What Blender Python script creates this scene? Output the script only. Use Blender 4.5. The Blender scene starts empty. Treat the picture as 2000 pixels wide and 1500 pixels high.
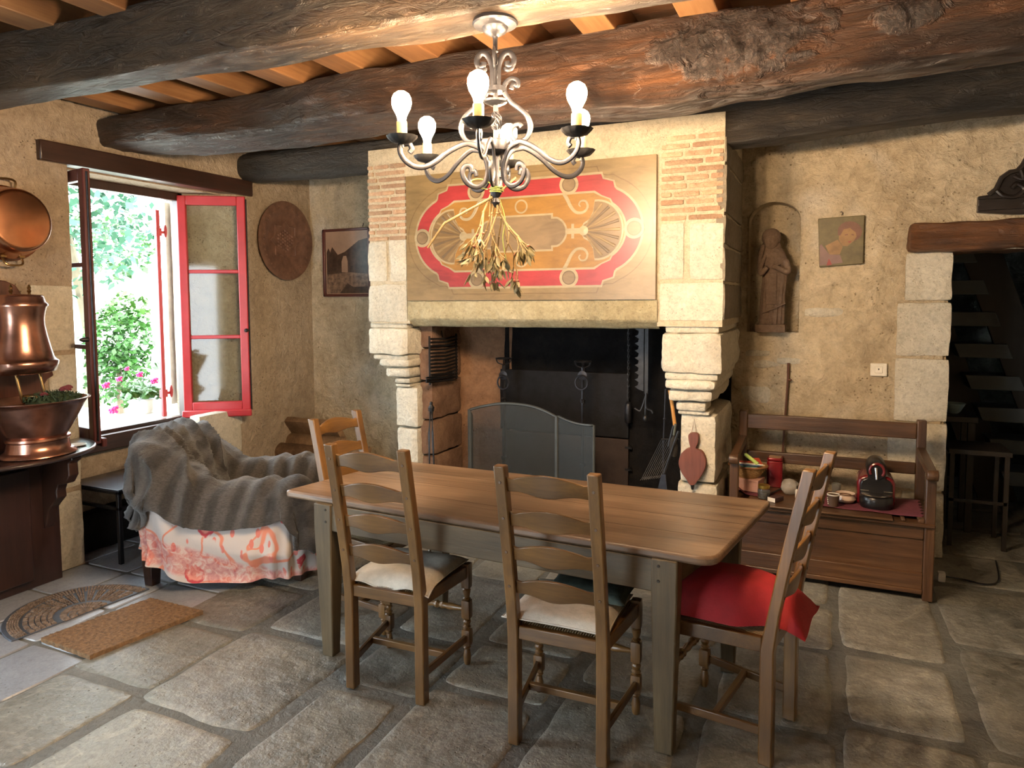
import bpy, math, random
from mathutils import Vector, Matrix, noise, Euler
random.seed(7)
PI = math.pi
R = math.radians
COL = bpy.context.scene.collection
# ------------------------------------------------------------------ camera model (2000 x 1500 frame)
FPX, CX, CY, HC = 1390.0, 974.5, 679.0, 1.65
def cam_basis(yaw=24.67, pitch=3.9, roll=0.34):
    y, p, r = R(yaw), R(pitch), R(roll)
    f = Vector((-math.sin(y)*math.cos(p), math.cos(y)*math.cos(p), -math.sin(p)))
    rt = Vector((math.cos(y), math.sin(y), 0)); up = rt.cross(f)
    return f, rt*math.cos(r)-up*math.sin(r), rt*math.sin(r)+up*math.cos(r)
CF, CR, CU = cam_basis()
def P(x, y, X=None, Y=None, Z=None):
    """world point seen at pixel (x, y) on the plane X=, Y= or Z="""
    d = CF + CR*((x-CX)/FPX) - CU*((y-CY)/FPX)
    t = X/d.x if X is not None else (Y/d.y if Y is not None else (Z-HC)/d.z)
    return Vector((d.x*t, d.y*t, HC+d.z*t))
# ------------------------------------------------------------------ mesh builder
def N(p, s=1.0, o=0.0):
    return noise.noise(Vector((p[0]*s+o, p[1]*s+o*1.7, p[2]*s-o)))
def FB(p, s=1.0, o=0.0, k=4):
    a, t = 1.0, 0.0
    for i in range(k):
        t += a*N(p, s*(2**i), o+i*3.1); a *= .5
    return t
def root_loc(o):
    v = Vector((0, 0, 0))
    while o is not None:
        v += o.location; o = o.parent
    return v
class MB:
    def __init__(s): s.v, s.f, s.m, s.tint = [], [], [], []
    def add(s, vs, fs, m=0, M=None, tint=None):
        b = len(s.v)
        for v in vs: s.v.append(M @ Vector(v) if M is not None else Vector(v))
        for f in fs: s.f.append([i+b for i in f]); s.m.append(m); s.tint.append(tint)
        return s
    def box(s, a, b, m=0, M=None, tint=None):
        x0, y0, z0 = a; x1, y1, z1 = b
        vs = [(x0,y0,z0),(x1,y0,z0),(x1,y1,z0),(x0,y1,z0),(x0,y0,z1),(x1,y0,z1),(x1,y1,z1),(x0,y1,z1)]
        return s.add(vs, [(0,3,2,1),(4,5,6,7),(0,1,5,4),(1,2,6,5),(2,3,7,6),(3,0,4,7)], m, M, tint)
    def hexa(s, bot, top, m=0, M=None):
        return s.add(list(bot)+list(top), [(0,3,2,1),(4,5,6,7),(0,1,5,4),(1,2,6,5),(2,3,7,6),(3,0,4,7)], m, M)
    def rough(s, a, b, n=(6,2,4), r=.012, amp=.006, sc=9., m=0, M=None, seed=0., tint=None):
        """rounded, uneven block: grid faces of a box, rounded edges and noise"""
        a, b = Vector(a), Vector(b); c = (a+b)/2; h = (b-a)/2
        idx, vs, fs = {}, [], []
        def pt(i, j, k):
            key = (i, j, k)
            if key in idx: return idx[key]
            q = []
            for t, nn, hh in ((i, n[0], h.x), (j, n[1], h.y), (k, n[2], h.z)):
                q.append((t/nn*2-1)*hh)
            q = Vector(q)
            rr = min(r, h.x*.9, h.y*.9, h.z*.9)
            inn = Vector([max(-(hh-rr), min(hh-rr, qq)) for qq, hh in zip(q, h)])
            d = q-inn
            if d.length > rr and d.length > 1e-9: q = inn+d.normalized()*rr
            w = c+q
            nrm = d.normalized() if d.length > 1e-6 else Vector((0, 0, 1))
            w = w+nrm*amp*FB(w, sc, seed, 3)
            idx[key] = len(vs); vs.append(w); return idx[key]
        for ax in range(3):
            o1, o2 = (ax+1) % 3, (ax+2) % 3
            for side in (0, n[ax]):
                for p_ in range(n[o1]):
                    for q_ in range(n[o2]):
                        def k3(pp, qq):
                            t = [0, 0, 0]; t[ax] = side; t[o1] = pp; t[o2] = qq; return pt(*t)
                        f = [k3(p_, q_), k3(p_+1, q_), k3(p_+1, q_+1), k3(p_, q_+1)]
                        fs.append(f if side else f[::-1])
        return s.add(vs, fs, m, M, tint)
    def lathe(s, prof, c=(0,0,0), n=24, m=0, M=None, sq=0, cap=True, a0=0, a1=2*PI, fl=None):
        vs, fs = [], []; full = abs(a1-a0-2*PI) < 1e-6; k = n if full else n+1
        for r, z in prof:
            for i in range(k):
                a = a0+(a1-a0)*i/n
                rr = r*(fl(a, z) if fl else 1)
                vs.append((c[0]+rr*math.cos(a), c[1]+rr*math.sin(a), c[2]+z))
        for j in range(len(prof)-1):
            for i in range(n if full else n):
                i2 = (i+1) % k
                fs.append((j*k+i, j*k+i2, (j+1)*k+i2, (j+1)*k+i))
        if cap and full:
            if prof[0][0] > 1e-5: fs.append(tuple(range(k))[::-1])
            if prof[-1][0] > 1e-5: fs.append(tuple((len(prof)-1)*k+i for i in range(k)))
        return s.add(vs, fs, m, M)
    def ball(s, c, r, n=12, m=0, M=None, k=None):
        k = k or n//2+2
        rx, ry, rz = (r, r, r) if not hasattr(r, '__len__') else r
        prof = [(math.sin(PI*i/k), -math.cos(PI*i/k)) for i in range(k+1)]
        T = Matrix.Translation(Vector(c)) @ Matrix.Diagonal((rx, ry, rz, 1))
        return s.lathe(prof, n=n, m=m, M=(M @ T) if M is not None else T, cap=False)
    def sweep(s, pts, rx, ry=None, n=8, m=0, M=None, closed=False, sq=False, up=None, twist=0, rad=None, flat=False):
        pts = [Vector(p) for p in pts]; L = len(pts)
        ry = rx if ry is None else ry
        vs, fs = [], []; pn = None
        for i, p in enumerate(pts):
            if closed: t = pts[(i+1) % L]-pts[i-1]
            else: t = pts[min(i+1, L-1)]-pts[max(i-1, 0)]
            if t.length < 1e-9: t = Vector((0, 0, 1))
            t.normalize()
            if up is not None:
                u = Vector(up); nx = u.cross(t)
                if nx.length < 1e-4: nx = t.orthogonal()
            elif pn is None: nx = t.orthogonal()
            else: nx = pn-t*pn.dot(t)
            nx.normalize(); pn = nx; ny = t.cross(nx)
            g = rad(i/(L-1)) if rad else 1.0
            tw = twist*i/(L-1)
            for k in range(n):
                a = 2*PI*k/n+(PI/4 if n == 4 else 0)+tw
                if n == 4: ca, sa = math.cos(a)*1.414, math.sin(a)*1.414
                else: ca, sa = math.cos(a), math.sin(a)
                vs.append(p+nx*(ca*rx*g)+ny*(sa*ry*g))
        for i in range(L if closed else L-1):
            j = (i+1) % L
            for k in range(n):
                k2 = (k+1) % n
                fs.append((i*n+k, i*n+k2, j*n+k2, j*n+k))
        if not closed:
            fs.append(tuple(range(n))[::-1]); fs.append(tuple((L-1)*n+k for k in range(n)))
        return s.add(vs, fs, m, M)
    def prism(s, poly, a, b, ax='y', m=0, M=None):
        """poly of 2-D points extruded from a to b along axis ax ('x': (y,z), 'y': (x,z), 'z': (x,y))"""
        def q(p, t):
            return {'x': (t, p[0], p[1]), 'y': (p[0], t, p[1]), 'z': (p[0], p[1], t)}[ax]
        n = len(poly)
        vs = [q(p, a) for p in poly]+[q(p, b) for p in poly]
        fs = [tuple(range(n)), tuple(range(n, 2*n))[::-1]]+[(i, i+n, (i+1) % n+n, (i+1) % n) for i in range(n)]
        return s.add(vs, fs, m, M)
    def grid(s, fn, nu, nv, m=0, M=None, cu=False, cv=False, flip=False):
        vs, fs = [], []
        ku, kv = (nu if cu else nu+1), (nv if cv else nv+1)
        for j in range(kv):
            for i in range(ku): vs.append(fn(i/nu, j/nv))
        for j in range(nv):
            for i in range(nu):
                a, b = j*ku+i, j*ku+(i+1) % ku
                c, d = ((j+1) % kv)*ku+(i+1) % ku, ((j+1) % kv)*ku+i
                fs.append((a, d, c, b) if flip else (a, b, c, d))
        return s.add(vs, fs, m, M)
    def build(s, name, mats, parent=None, smooth=True, bevel=0, local=False, ang=40, solid=0, sub=0):
        me = bpy.data.meshes.new(name)
        off = Vector((0, 0, 0)) if (parent is None or local) else root_loc(parent)
        me.from_pydata([tuple(v-off) for v in s.v], [], s.f)
        if not isinstance(mats, (list, tuple)): mats = [mats]
        for mt in mats: me.materials.append(mt)
        me.polygons.foreach_set('material_index', s.m)
        if any(t is not None for t in s.tint):
            at = me.attributes.new('tint', 'FLOAT', 'FACE')
            at.data.foreach_set('value', [0.5 if t is None else t for t in s.tint])
        me.validate(); me.update()
        # normals outward
        import bmesh
        bm = bmesh.new(); bm.from_mesh(me); bmesh.ops.recalc_face_normals(bm, faces=bm.faces); bm.to_mesh(me); bm.free()
        if smooth:
            me.polygons.foreach_set('use_smooth', [True]*len(me.polygons))
            try: me.set_sharp_from_angle(angle=R(ang))
            except Exception: pass
        o = bpy.data.objects.new(name, me); COL.objects.link(o)
        if parent is not None: o.parent = parent
        if solid:
            md = o.modifiers.new('s', 'SOLIDIFY'); md.thickness = solid; md.offset = -1
        if sub:
            md = o.modifiers.new('u', 'SUBSURF'); md.levels = sub; md.render_levels = sub
        if bevel:
            md = o.modifiers.new('b', 'BEVEL'); md.width = bevel; md.segments = 2; md.limit_method = 'ANGLE'; md.angle_limit = R(35); md.harden_normals = False
        return o
def crv(pts, n=6, closed=False):
    """catmull-rom through points"""
    pts = [Vector(p) for p in pts]; out = []; L = len(pts)
    for i in range(L if closed else L-1):
        if closed: p0, p1, p2, p3 = pts[i-1], pts[i], pts[(i+1) % L], pts[(i+2) % L]
        else: p0, p1, p2, p3 = pts[max(i-1, 0)], pts[i], pts[i+1], pts[min(i+2, L-1)]
        for k in range(n):
            t = k/n
            out.append(.5*((2*p1)+(p2-p0)*t+(2*p0-5*p1+4*p2-p3)*t*t+(3*p1-p0-3*p2+p3)*t**3))
    if not closed: out.append(pts[-1])
    return out
def tag(o, label=None, cat=None, group=None, kind=None):
    if label: o['label'] = label
    if cat: o['category'] = cat
    if group: o['group'] = group
    if kind: o['kind'] = kind
    return o
def thing(name, loc, label, cat, rz=0, group=None):
    o = bpy.data.objects.new(name, None); COL.objects.link(o)
    o.location = loc; o.rotation_euler = (0, 0, rz); o.empty_display_size = .1
    return tag(o, label, cat, group)
def dup(root, loc, rz, label=None):
    def cp(o, par):
        c = o.copy(); COL.objects.link(c); c.parent = par
        for k in [q for q in bpy.data.objects if q.parent == o]: cp(k, c)
        return c
    r = cp(root, None); r.location = loc; r.rotation_euler = (0, 0, rz)
    if label: r['label'] = label
    return r
# ------------------------------------------------------------------ materials
_mc = {}
def nmat(name):
    m = bpy.data.materials.new(name); m.use_nodes = True; nt = m.node_tree
    return m, nt, nt.nodes['Principled BSDF']
def nd(nt, t, **kw):
    n = nt.nodes.new(t)
    for k, v in kw.items():
        if k.startswith('i_'): n.inputs[k[2:].replace('_', ' ')].default_value = v
        else: setattr(n, k, v)
    return n
def ramp(nt, stops, fac=None):
    r = nt.nodes.new('ShaderNodeValToRGB'); e = r.color_ramp.elements
    while len(e) < len(stops): e.new(.5)
    for el, (p, c) in zip(e, stops):
        el.position = p; el.color = (*c, 1) if hasattr(c, '__len__') else (c, c, c, 1)
    if fac is not None: nt.links.new(fac, r.inputs[0])
    return r
def mixc(nt, fac, a, b, mode='MIX'):
    m = nt.nodes.new('ShaderNodeMix'); m.data_type = 'RGBA'; m.blend_type = mode
    for inp, v in ((m.inputs[0], fac), (m.inputs[6], a), (m.inputs[7], b)):
        if hasattr(v, 'links') or hasattr(v, 'is_linked'): nt.links.new(v, inp)
        elif hasattr(v, '__len__'): inp.default_value = (*v, 1)
        else: inp.default_value = v
    return m.outputs[2]
def coords(nt, scale=(1,1,1), rot=(0,0,0), world=False):
    mp = nd(nt, 'ShaderNodeMapping'); mp.inputs['Scale'].default_value = scale; mp.inputs['Rotation'].default_value = rot
    if world: nt.links.new(nd(nt, 'ShaderNodeNewGeometry').outputs['Position'], mp.inputs[0])
    else: nt.links.new(nd(nt, 'ShaderNodeTexCoord').outputs['Object'], mp.inputs[0])
    return mp.outputs[0]
def nz(nt, vec, s, det=6, rough=.6, dist=0.):
    n = nd(nt, 'ShaderNodeTexNoise'); n.inputs['Scale'].default_value = s; n.inputs['Detail'].default_value = det
    n.inputs['Roughness'].default_value = rough; n.inputs['Distortion'].default_value = dist
    nt.links.new(vec, n.inputs['Vector']); return n.outputs[0]
def mth(nt, op, a, b=None, c=None):
    n = nd(nt, 'ShaderNodeMath', operation=op)
    for i, v in enumerate((a, b, c)):
        if v is None: continue
        if hasattr(v, 'is_linked'): nt.links.new(v, n.inputs[i])
        else: n.inputs[i].default_value = v
    return n.outputs[0]
def bump(nt, bs, h, strength=.5, dist=.01, prev=None):
    b = nd(nt, 'ShaderNodeBump'); b.inputs['Strength'].default_value = strength; b.inputs['Distance'].default_value = dist
    nt.links.new(h, b.inputs['Height'])
    if prev is not None: nt.links.new(prev, b.inputs['Normal'])
    nt.links.new(b.outputs[0], bs.inputs['Normal']); return b.outputs[0]
def plain(name, c, rough=.5, metal=0., bmp=0, bs_=40., var=.15, spec=.5, coat=0, trans=0, alpha=1):
    if name in _mc: return _mc[name]
    m, nt, bs = nmat(name); v = coords(nt)
    n = nz(nt, v, bs_*.3, 4)
    lo = tuple(x*(1-var) for x in c); hi = tuple(min(1, x*(1+var)) for x in c)
    nt.links.new(ramp(nt, [(.3, lo), (.7, hi)], n).outputs[0], bs.inputs['Base Color'])
    bs.inputs['Roughness'].default_value = rough; bs.inputs['Metallic'].default_value = metal
    bs.inputs['Specular IOR Level'].default_value = spec; bs.inputs['Coat Weight'].default_value = coat
    bs.inputs['Transmission Weight'].default_value = trans; bs.inputs['Alpha'].default_value = alpha
    if bmp: bump(nt, bs, nz(nt, v, bs_, 5), bmp, .004)
    _mc[name] = m; return m
def wood(name, cols, ax='x', s=1.0, rough=.45, bmp=.25, ring=5., coat=0., hewn=0.):
    key = name+ax
    if key in _mc: return _mc[key]
    m, nt, bs = nmat(key)
    lo, hi = .35, 6.
    sc = {'x': (lo, hi, hi), 'y': (hi, lo, hi), 'z': (hi, hi, lo)}[ax]
    v = coords(nt, tuple(q*s for q in sc))
    a = nz(nt, v, 1.6, 8, .62, .8)
    b = nz(nt, v, ring*2.4, 5, .7, .4)
    v2 = coords(nt); c = nz(nt, v2, 2.2*s, 3, .5)
    mx = mth(nt, 'ADD', mth(nt, 'MULTIPLY', a, .6), mth(nt, 'MULTIPLY', b, .4))
    stops = [(.3+.4*i/(len(cols)-1), k) for i, k in enumerate(cols)]
    col = ramp(nt, stops, mx).outputs[0]
    dk = ramp(nt, [(.32, .58), (.68, 1.22)], c).outputs[0]
    nt.links.new(mixc(nt, 1.0, col, dk, 'MULTIPLY'), bs.inputs['Base Color'])
    bs.inputs['Roughness'].default_value = rough; bs.inputs['Coat Weight'].default_value = coat; bs.inputs['Coat Roughness'].default_value = .3
    pv = bump(nt, bs, b, bmp, .003)
    if hewn:
        v3 = coords(nt, (2.2, 7, 7)); p2 = bump(nt, bs, nz(nt, v3, 3.2, 7, .68, 1.2), hewn, .085, pv)
        cr_ = nd(nt, 'ShaderNodeTexVoronoi'); cr_.feature = 'DISTANCE_TO_EDGE'; cr_.inputs['Scale'].default_value = 2.2
        nt.links.new(coords(nt, (.45, 5, 5)), cr_.inputs['Vector'])
        crk = ramp(nt, [(.0, 0.), (.035, 1.)], mth(nt, 'ADD', cr_.outputs['Distance'], mth(nt, 'MULTIPLY', nz(nt, v3, 5., 3), .05))).outputs[0]
        bump(nt, bs, crk, .7, .02, p2)
        old = bs.inputs['Base Color'].links[0].from_socket
        big = ramp(nt, [(.38, (.45, .42, .40)), (.62, (1.25, 1.15, 1.0))], nz(nt, coords(nt, (1, 1.6, 1.6)), 2.4, 4, .6, .8)).outputs[0]
        nt.links.new(mixc(nt, 1., old, big, 'MULTIPLY'), bs.inputs['Base Color'])
    _mc[key] = m; return m
def masonry(name, cols, s=6., rough=.9, bmp=.6, pits=.5, patch=None, tint=0., spec=.25, fine=70., dist=.5, vein=None, bd=.022):
    if name in _mc: return _mc[name]
    m, nt, bs = nmat(name); v = coords(nt, world=True)
    a = nz(nt, v, s*.35, 5, .6); b = nz(nt, v, s*2.5, 6, .65, dist); f = nz(nt, v, fine, 4, .7)
    mx = mth(nt, 'ADD', mth(nt, 'MULTIPLY', a, .6), mth(nt, 'MULTIPLY', b, .4))
    stops = [(.32+.36*i/(len(cols)-1), k) for i, k in enumerate(cols)]
    col = ramp(nt, stops, mx).outputs[0]
    if patch:
        pn = nz(nt, v, patch[1], 3, .6, .3)
        col = mixc(nt, ramp(nt, [(patch[2], 0.), (patch[2]+.12, 1.)], pn).outputs[0], col, patch[0])
    if vein:
        vn = ramp(nt, [(.475, 0.), (.497, 1.), (.503, 1.), (.525, 0.)], nz(nt, v, vein[1], 5, .62, 1.4)).outputs[0]
        col = mixc(nt, mth(nt, 'MULTIPLY', vn, .28), col, vein[0])
    if tint:
        at = nd(nt, 'ShaderNodeAttribute', attribute_name='tint')
        tr = ramp(nt, [(0, 1-tint), (1, 1+tint*.6)], at.outputs['Fac']).outputs[0]
        col = mixc(nt, 1.0, col, tr, 'MULTIPLY')
    vo = nd(nt, 'ShaderNodeTexVoronoi'); vo.inputs['Scale'].default_value = s*9; nt.links.new(v, vo.inputs['Vector'])
    pit = ramp(nt, [(.05, 0.), (.22, 1.)], vo.outputs['Distance']).outputs[0]
    pm = ramp(nt, [(.52, 1.), (.62, 0.)], nz(nt, v, s*1.3, 3)).outputs[0]
    pit = mth(nt, 'MAXIMUM', pit, pm)
    mot = ramp(nt, [(.30, .66), (.5, 1.), (.68, 1.22)], mth(nt, 'ADD', mth(nt, 'MULTIPLY', f, .45), mth(nt, 'MULTIPLY', nz(nt, v, s*4.5, 6, .75), .55))).outputs[0]
    col = mixc(nt, 1.0, col, mot, 'MULTIPLY')
    dark = mixc(nt, 1.0, col, mixc(nt, pit, (.5, .45, .4), (1, 1, 1)), 'MULTIPLY')
    nt.links.new(dark, bs.inputs['Base Color'])
    rr = mth(nt, 'ADD', rough-.12, mth(nt, 'MULTIPLY', b, .24)); nt.links.new(rr, bs.inputs['Roughness']); bs.inputs['Specular IOR Level'].default_value = spec
    p1 = bump(nt, bs, f, bmp*.35, .003)
    p2 = bump(nt, bs, b, bmp, bd, p1)
    bump(nt, bs, pit, pits, .006, p2)
    _mc[name] = m; return m
def emis(name, c, s):
    m, nt, bs = nmat(name)
    bs.inputs['Base Color'].default_value = (*c, 1); bs.inputs['Emission Color'].default_value = (*c, 1); bs.inputs['Emission Strength'].default_value = s
    return m
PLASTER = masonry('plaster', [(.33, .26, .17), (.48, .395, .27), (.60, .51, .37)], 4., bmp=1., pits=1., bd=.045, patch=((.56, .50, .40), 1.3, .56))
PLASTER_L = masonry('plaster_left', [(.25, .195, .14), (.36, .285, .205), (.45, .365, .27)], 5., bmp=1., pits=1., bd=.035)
DRESSED = masonry('dressed_stone', [(.46, .43, .35), (.58, .54, .44), (.66, .62, .52)], 7., bmp=.8, tint=.12)
BRICK = masonry('thin_brick', [(.34, .19, .12), (.46, .31, .20), (.53, .42, .29)], 9., bmp=.6, tint=.25)
MORTAR = masonry('lime_mortar', [(.42, .36, .25), (.50, .43, .31), (.56, .49, .36)], 8., bmp=.8)
FLAG = masonry('flagstone', [(.075, .072, .060), (.165, .162, .138), (.25, .245, .215), (.38, .375, .335)], 5., rough=.34, vein=((.46, .44, .37), 2.6), bmp=.6, pits=.8, tint=.26, spec=.6, dist=0., fine=45., patch=((.23, .24, .215), .9, .52))
JOINT = masonry('floor_mortar', [(.10, .105, .095), (.18, .18, .165)], 8., rough=.5, bmp=.6)
TILE = masonry('grey_tile', [(.22, .24, .27), (.29, .31, .34)], 5., rough=.34, bmp=.15, pits=.1, tint=.15, spec=.5)
SOOT = masonry('sooty_masonry', [(.003, .003, .004), (.009, .009, .010), (.02, .017, .015)], 4., rough=.85, bmp=.6, spec=.1)
SCORCH = masonry('scorched_stone', [(.10, .055, .035), (.20, .12, .08), (.30, .20, .13)], 4., bmp=.7)
IRON = plain('wrought_iron', (.045, .045, .047), .45, .8, .4, 60., .3)
IRONL = plain('grey_iron', (.04, .04, .046), .42, .8, .3, 60., .25)
DARKIRON = plain('sooty_iron', (.010, .010, .012), .65, .5, .4, 40., .4)
SCREENF = plain('screen_frame', (.09, .10, .10), .5, .4)
COPPER = plain('copper', (.50, .24, .13), .24, 1., .1, 14., .35)
COPPERD = plain('aged_copper', (.34, .18, .135), .27, .95, .12, 20., .45)
BRASS = plain('brass', (.26, .18, .08), .3, 1., .1)
REDP = plain('red_paint', (.40, .028, .035), .35, 0, .1, 30., .1)
REDD = plain('dark_red_paint', (.09, .022, .02), .4)
CHAIR = lambda ax: wood('oak_chair', [(.06, .026, .007), (.13, .062, .016), (.21, .108, .03)], ax, 1.3, .34, .2, coat=.35)
TABLEW = lambda ax: wood('table_wood', [(.03, .018, .012), (.14, .085, .05), (.23, .15, .09), (.31, .22, .15)], ax, .8, .36, .4, coat=.15)
TABLEL = lambda ax: wood('table_leg_wood', [(.045, .03, .015), (.09, .063, .03), (.145, .105, .055)], ax, 1., .5, .35)
BENCHW = lambda ax: wood('bench_wood', [(.025, .011, .005), (.085, .040, .017), (.17, .088, .04)], ax, .9, .42, .7, coat=.15)
DARKW = lambda ax: wood('dark_wood', [(.012, .006, .004), (.035, .014, .009), (.06, .026, .016)], ax, 1., .35, .2, coat=.3)
BEAM1 = wood('aged_beam_brown', [(.016, .013, .008), (.048, .032, .018), (.095, .055, .03)], 'x', .8, .42, 1., 5., hewn=1.)
BEAM2 = wood('aged_beam_red', [(.018, .012, .009), (.05, .028, .019), (.14, .065, .03)], 'x', .8, .42, 1., 5., hewn=.9)
def add_knots(m, knots):
    nt = m.node_tree; bs = nt.nodes['Principled BSDF']
    for (kx, ky, kz, kr) in knots:
        mp = nd(nt, 'ShaderNodeMapping'); mp.vector_type = 'TEXTURE'; mp.inputs['Location'].default_value = (kx, ky, kz); mp.inputs['Scale'].default_value = (kr, kr*1.5, kr*.5)
        nt.links.new(nd(nt, 'ShaderNodeTexCoord').outputs['Object'], mp.inputs[0])
        ln_ = nd(nt, 'ShaderNodeVectorMath', operation='LENGTH'); nt.links.new(mp.outputs[0], ln_.inputs[0])
        v = coords(nt); n1 = nz(nt, v, 9., 5, .65, 1.); n2 = nz(nt, v, 26., 5, .7, 2.5)
        msk = ramp(nt, [(.30, 1.), (.40, 0.)], mth(nt, 'ADD', mth(nt, 'MULTIPLY', ln_.outputs['Value'], .30), mth(nt, 'MULTIPLY', mth(nt, 'SUBTRACT', n1, .5), .9))).outputs[0]
        cc_ = ramp(nt, [(.35, (.012, .009, .008)), (.5, (.05, .036, .03)), (.65, (.13, .09, .075))], n2).outputs[0]
        old = bs.inputs['Base Color'].links[0].from_socket
        nt.links.new(mixc(nt, msk, old, cc_), bs.inputs['Base Color'])
        pv = bs.inputs['Normal'].links[0].from_socket
        bump(nt, bs, mth(nt, 'MULTIPLY', n2, msk), 1., .05, pv)
BURL = masonry('burl_wood', [(.012, .01, .009), (.045, .03, .022), (.11, .075, .06)], 9., rough=.5, bmp=1., spec=.5, dist=2.)
BEAM3 = wood('aged_beam_black', [(.012, .012, .011), (.032, .028, .024), (.06, .048, .038)], 'x', .8, .55, 1., 5., hewn=.7)
JOIST = wood('joist_wood', [(.11, .05, .02), (.20, .095, .038), (.29, .16, .07)], 'y', .7, .5, .4)
DECK = wood('deck_wood', [(.12, .05, .022), (.20, .085, .036), (.29, .13, .055)], 'x', .7, .55, .4)
LINTW = lambda ax: wood('lintel_wood', [(.04, .018, .008), (.13, .055, .02), (.22, .11, .04)], ax, .8, .45, .8, hewn=.5)
def glass():
    m, nt, bs = nmat('window_glass')
    tr = nd(nt, 'ShaderNodeBsdfTransparent'); tr.inputs[0].default_value = (.86, .93, .90, 1)
    gl = nd(nt, 'ShaderNodeBsdfGlossy'); gl.inputs['Roughness'].default_value = .05
    fr = nd(nt, 'ShaderNodeFresnel'); fr.inputs[0].default_value = 1.5
    mx = nd(nt, 'ShaderNodeMixShader'); nt.links.new(fr.outputs[0], mx.inputs[0]); nt.links.new(tr.outputs[0], mx.inputs[1]); nt.links.new(gl.outputs[0], mx.inputs[2])
    nt.links.new(mx.outputs[0], nt.nodes['Material Output'].inputs[0]); return m
GLASS = glass()
# ================================================================== ROOM
XL, YB, XR, YF, ZC = -4.22, 5.15, 2.4, -1.6, 3.02
def sheet(mb, o, u, v, nrm, cell=.036, amp=.009, m=0, holes=()):
    """uneven plaster sheet: origin o, edge vectors u, v; displaced along nrm"""
    o, u, v, nrm = Vector(o), Vector(u), Vector(v), Vector(nrm)
    nu, nv = max(1, int(u.length/cell)), max(1, int(v.length/cell))
    def fn(a, b):
        p = o+u*a+v*b
        e = min(a, 1-a)*u.length; g = min(b, 1-b)*v.length
        return p+nrm*(amp*(FB(p, 1.6, 2.)+.5*FB(p, 7., 5.)+.22*FB(p, 19., 8., 2)))
    mb.grid(fn, nu, nv, m=m)
# floor : flagstones laid in bands that run towards the hearth, mortar bed, small tiles near the window
fl = MB()
def stone(mb, x0, x1, y0, y1, gap, m, dome=.004, n=7, jit=.02, z=0., tint=.5, seed=0.):
    g = gap/2
    c = [(x0+g+random.uniform(0, jit), y0+g+random.uniform(0, jit)), (x1-g-random.uniform(0, jit), y0+g+random.uniform(0, jit)),
         (x1-g-random.uniform(0, jit), y1-g-random.uniform(0, jit)), (x0+g+random.uniform(0, jit), y1-g-random.uniform(0, jit))]
    def fn(a, b):
        def r5(t): return t
        # rounded corners in plan
        aa, bb = a*2-1, b*2-1
        k = 1-.035*(abs(aa)**6)*(abs(bb)**6)*2
        a2, b2 = (aa*k+1)/2, (bb*k+1)/2
        x = (c[0][0]*(1-a2)+c[1][0]*a2)*(1-b2)+(c[3][0]*(1-a2)+c[2][0]*a2)*b2
        y = (c[0][1]*(1-a2)+c[1][1]*a2)*(1-b2)+(c[3][1]*(1-a2)+c[2][1]*a2)*b2
        ed = max(abs(aa), abs(bb))
        w = .012*jit/.02
        x += w*N((x, y, 0), 6., seed)*(1 if abs(aa) > .9 else 0); y += w*N((x, y, 4), 6., seed)*(1 if abs(bb) > .9 else 0)
        zz = z+dome*FB((x, y, 0), 4., seed)-(.009 if ed > .99 else (.0015 if ed > .93 else 0))
        return Vector((x, y, zz))
    us = [0, .02, .06]+[i/n for i in range(1, n)]+[.94, .98, 1]
    vs, fs = [], []; K = len(us)
    for b in us:
        for a in us: vs.append(fn(a, b))
    for j in range(K-1):
        for i in range(K-1): fs.append((j*K+i, j*K+i+1, (j+1)*K+i+1, (j+1)*K+i))
    mb.add(vs, fs, m, tint=tint)
xs = [-3.1, -2.58, -1.95, -1.5, -.98, -.42, .08, .55, 1.15, 1.75, 2.4]
for i in range(len(xs)-1):
    y = -1.6+random.uniform(-.5, 0)
    while y < 5.1:
        L = random.uniform(.42, .95)
        stone(fl, xs[i]+random.uniform(-.02, .02), xs[i+1]+random.uniform(-.02, .02), y, min(y+L, 5.3), random.choice((.012, .02, .03, .045)), 0, tint=random.random(), seed=random.uniform(0, 50))
        y += L
y = -1.6
while y < 1.62:
    L = random.uniform(.5, .8)
    stone(fl, -4.2, -3.62, y, min(y+L, 1.7), .025, 0, tint=random.random(), seed=y*3); stone(fl, -3.62, -3.1, y, min(y+L, 1.7), .03, 0, tint=random.random(), seed=y*5)
    y += L
for i in range(4):
    for j in range(9):
        stone(fl, -4.62+.39*i-.02*j*.0, -4.62+.39*(i+1), 1.7+.4*j, 1.7+.4*(j+1), .007, 1, dome=.0008, n=2, jit=.001, z=.001, tint=random.random(), seed=1.)
fl.box((-5.0, -1.8, -.12), (2.7, 8.6, -.0055), 2)
tag(fl.build('floor', [FLAG, TILE, JOINT]), 'worn grey flagstone floor with wide mortar joints and small tiles by the window', kind='structure')
# back room floor
fb = MB()
for i in range(6):
    y = 5.25
    while y < 8.4:
        L = random.uniform(.5, .9); stone(fb, .2+.55*i, .2+.55*(i+1), y, y+L, .03, 0, tint=random.random(), seed=y); y += L
tag(fb.build('floor_far_room', [FLAG]), kind='structure')
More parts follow.
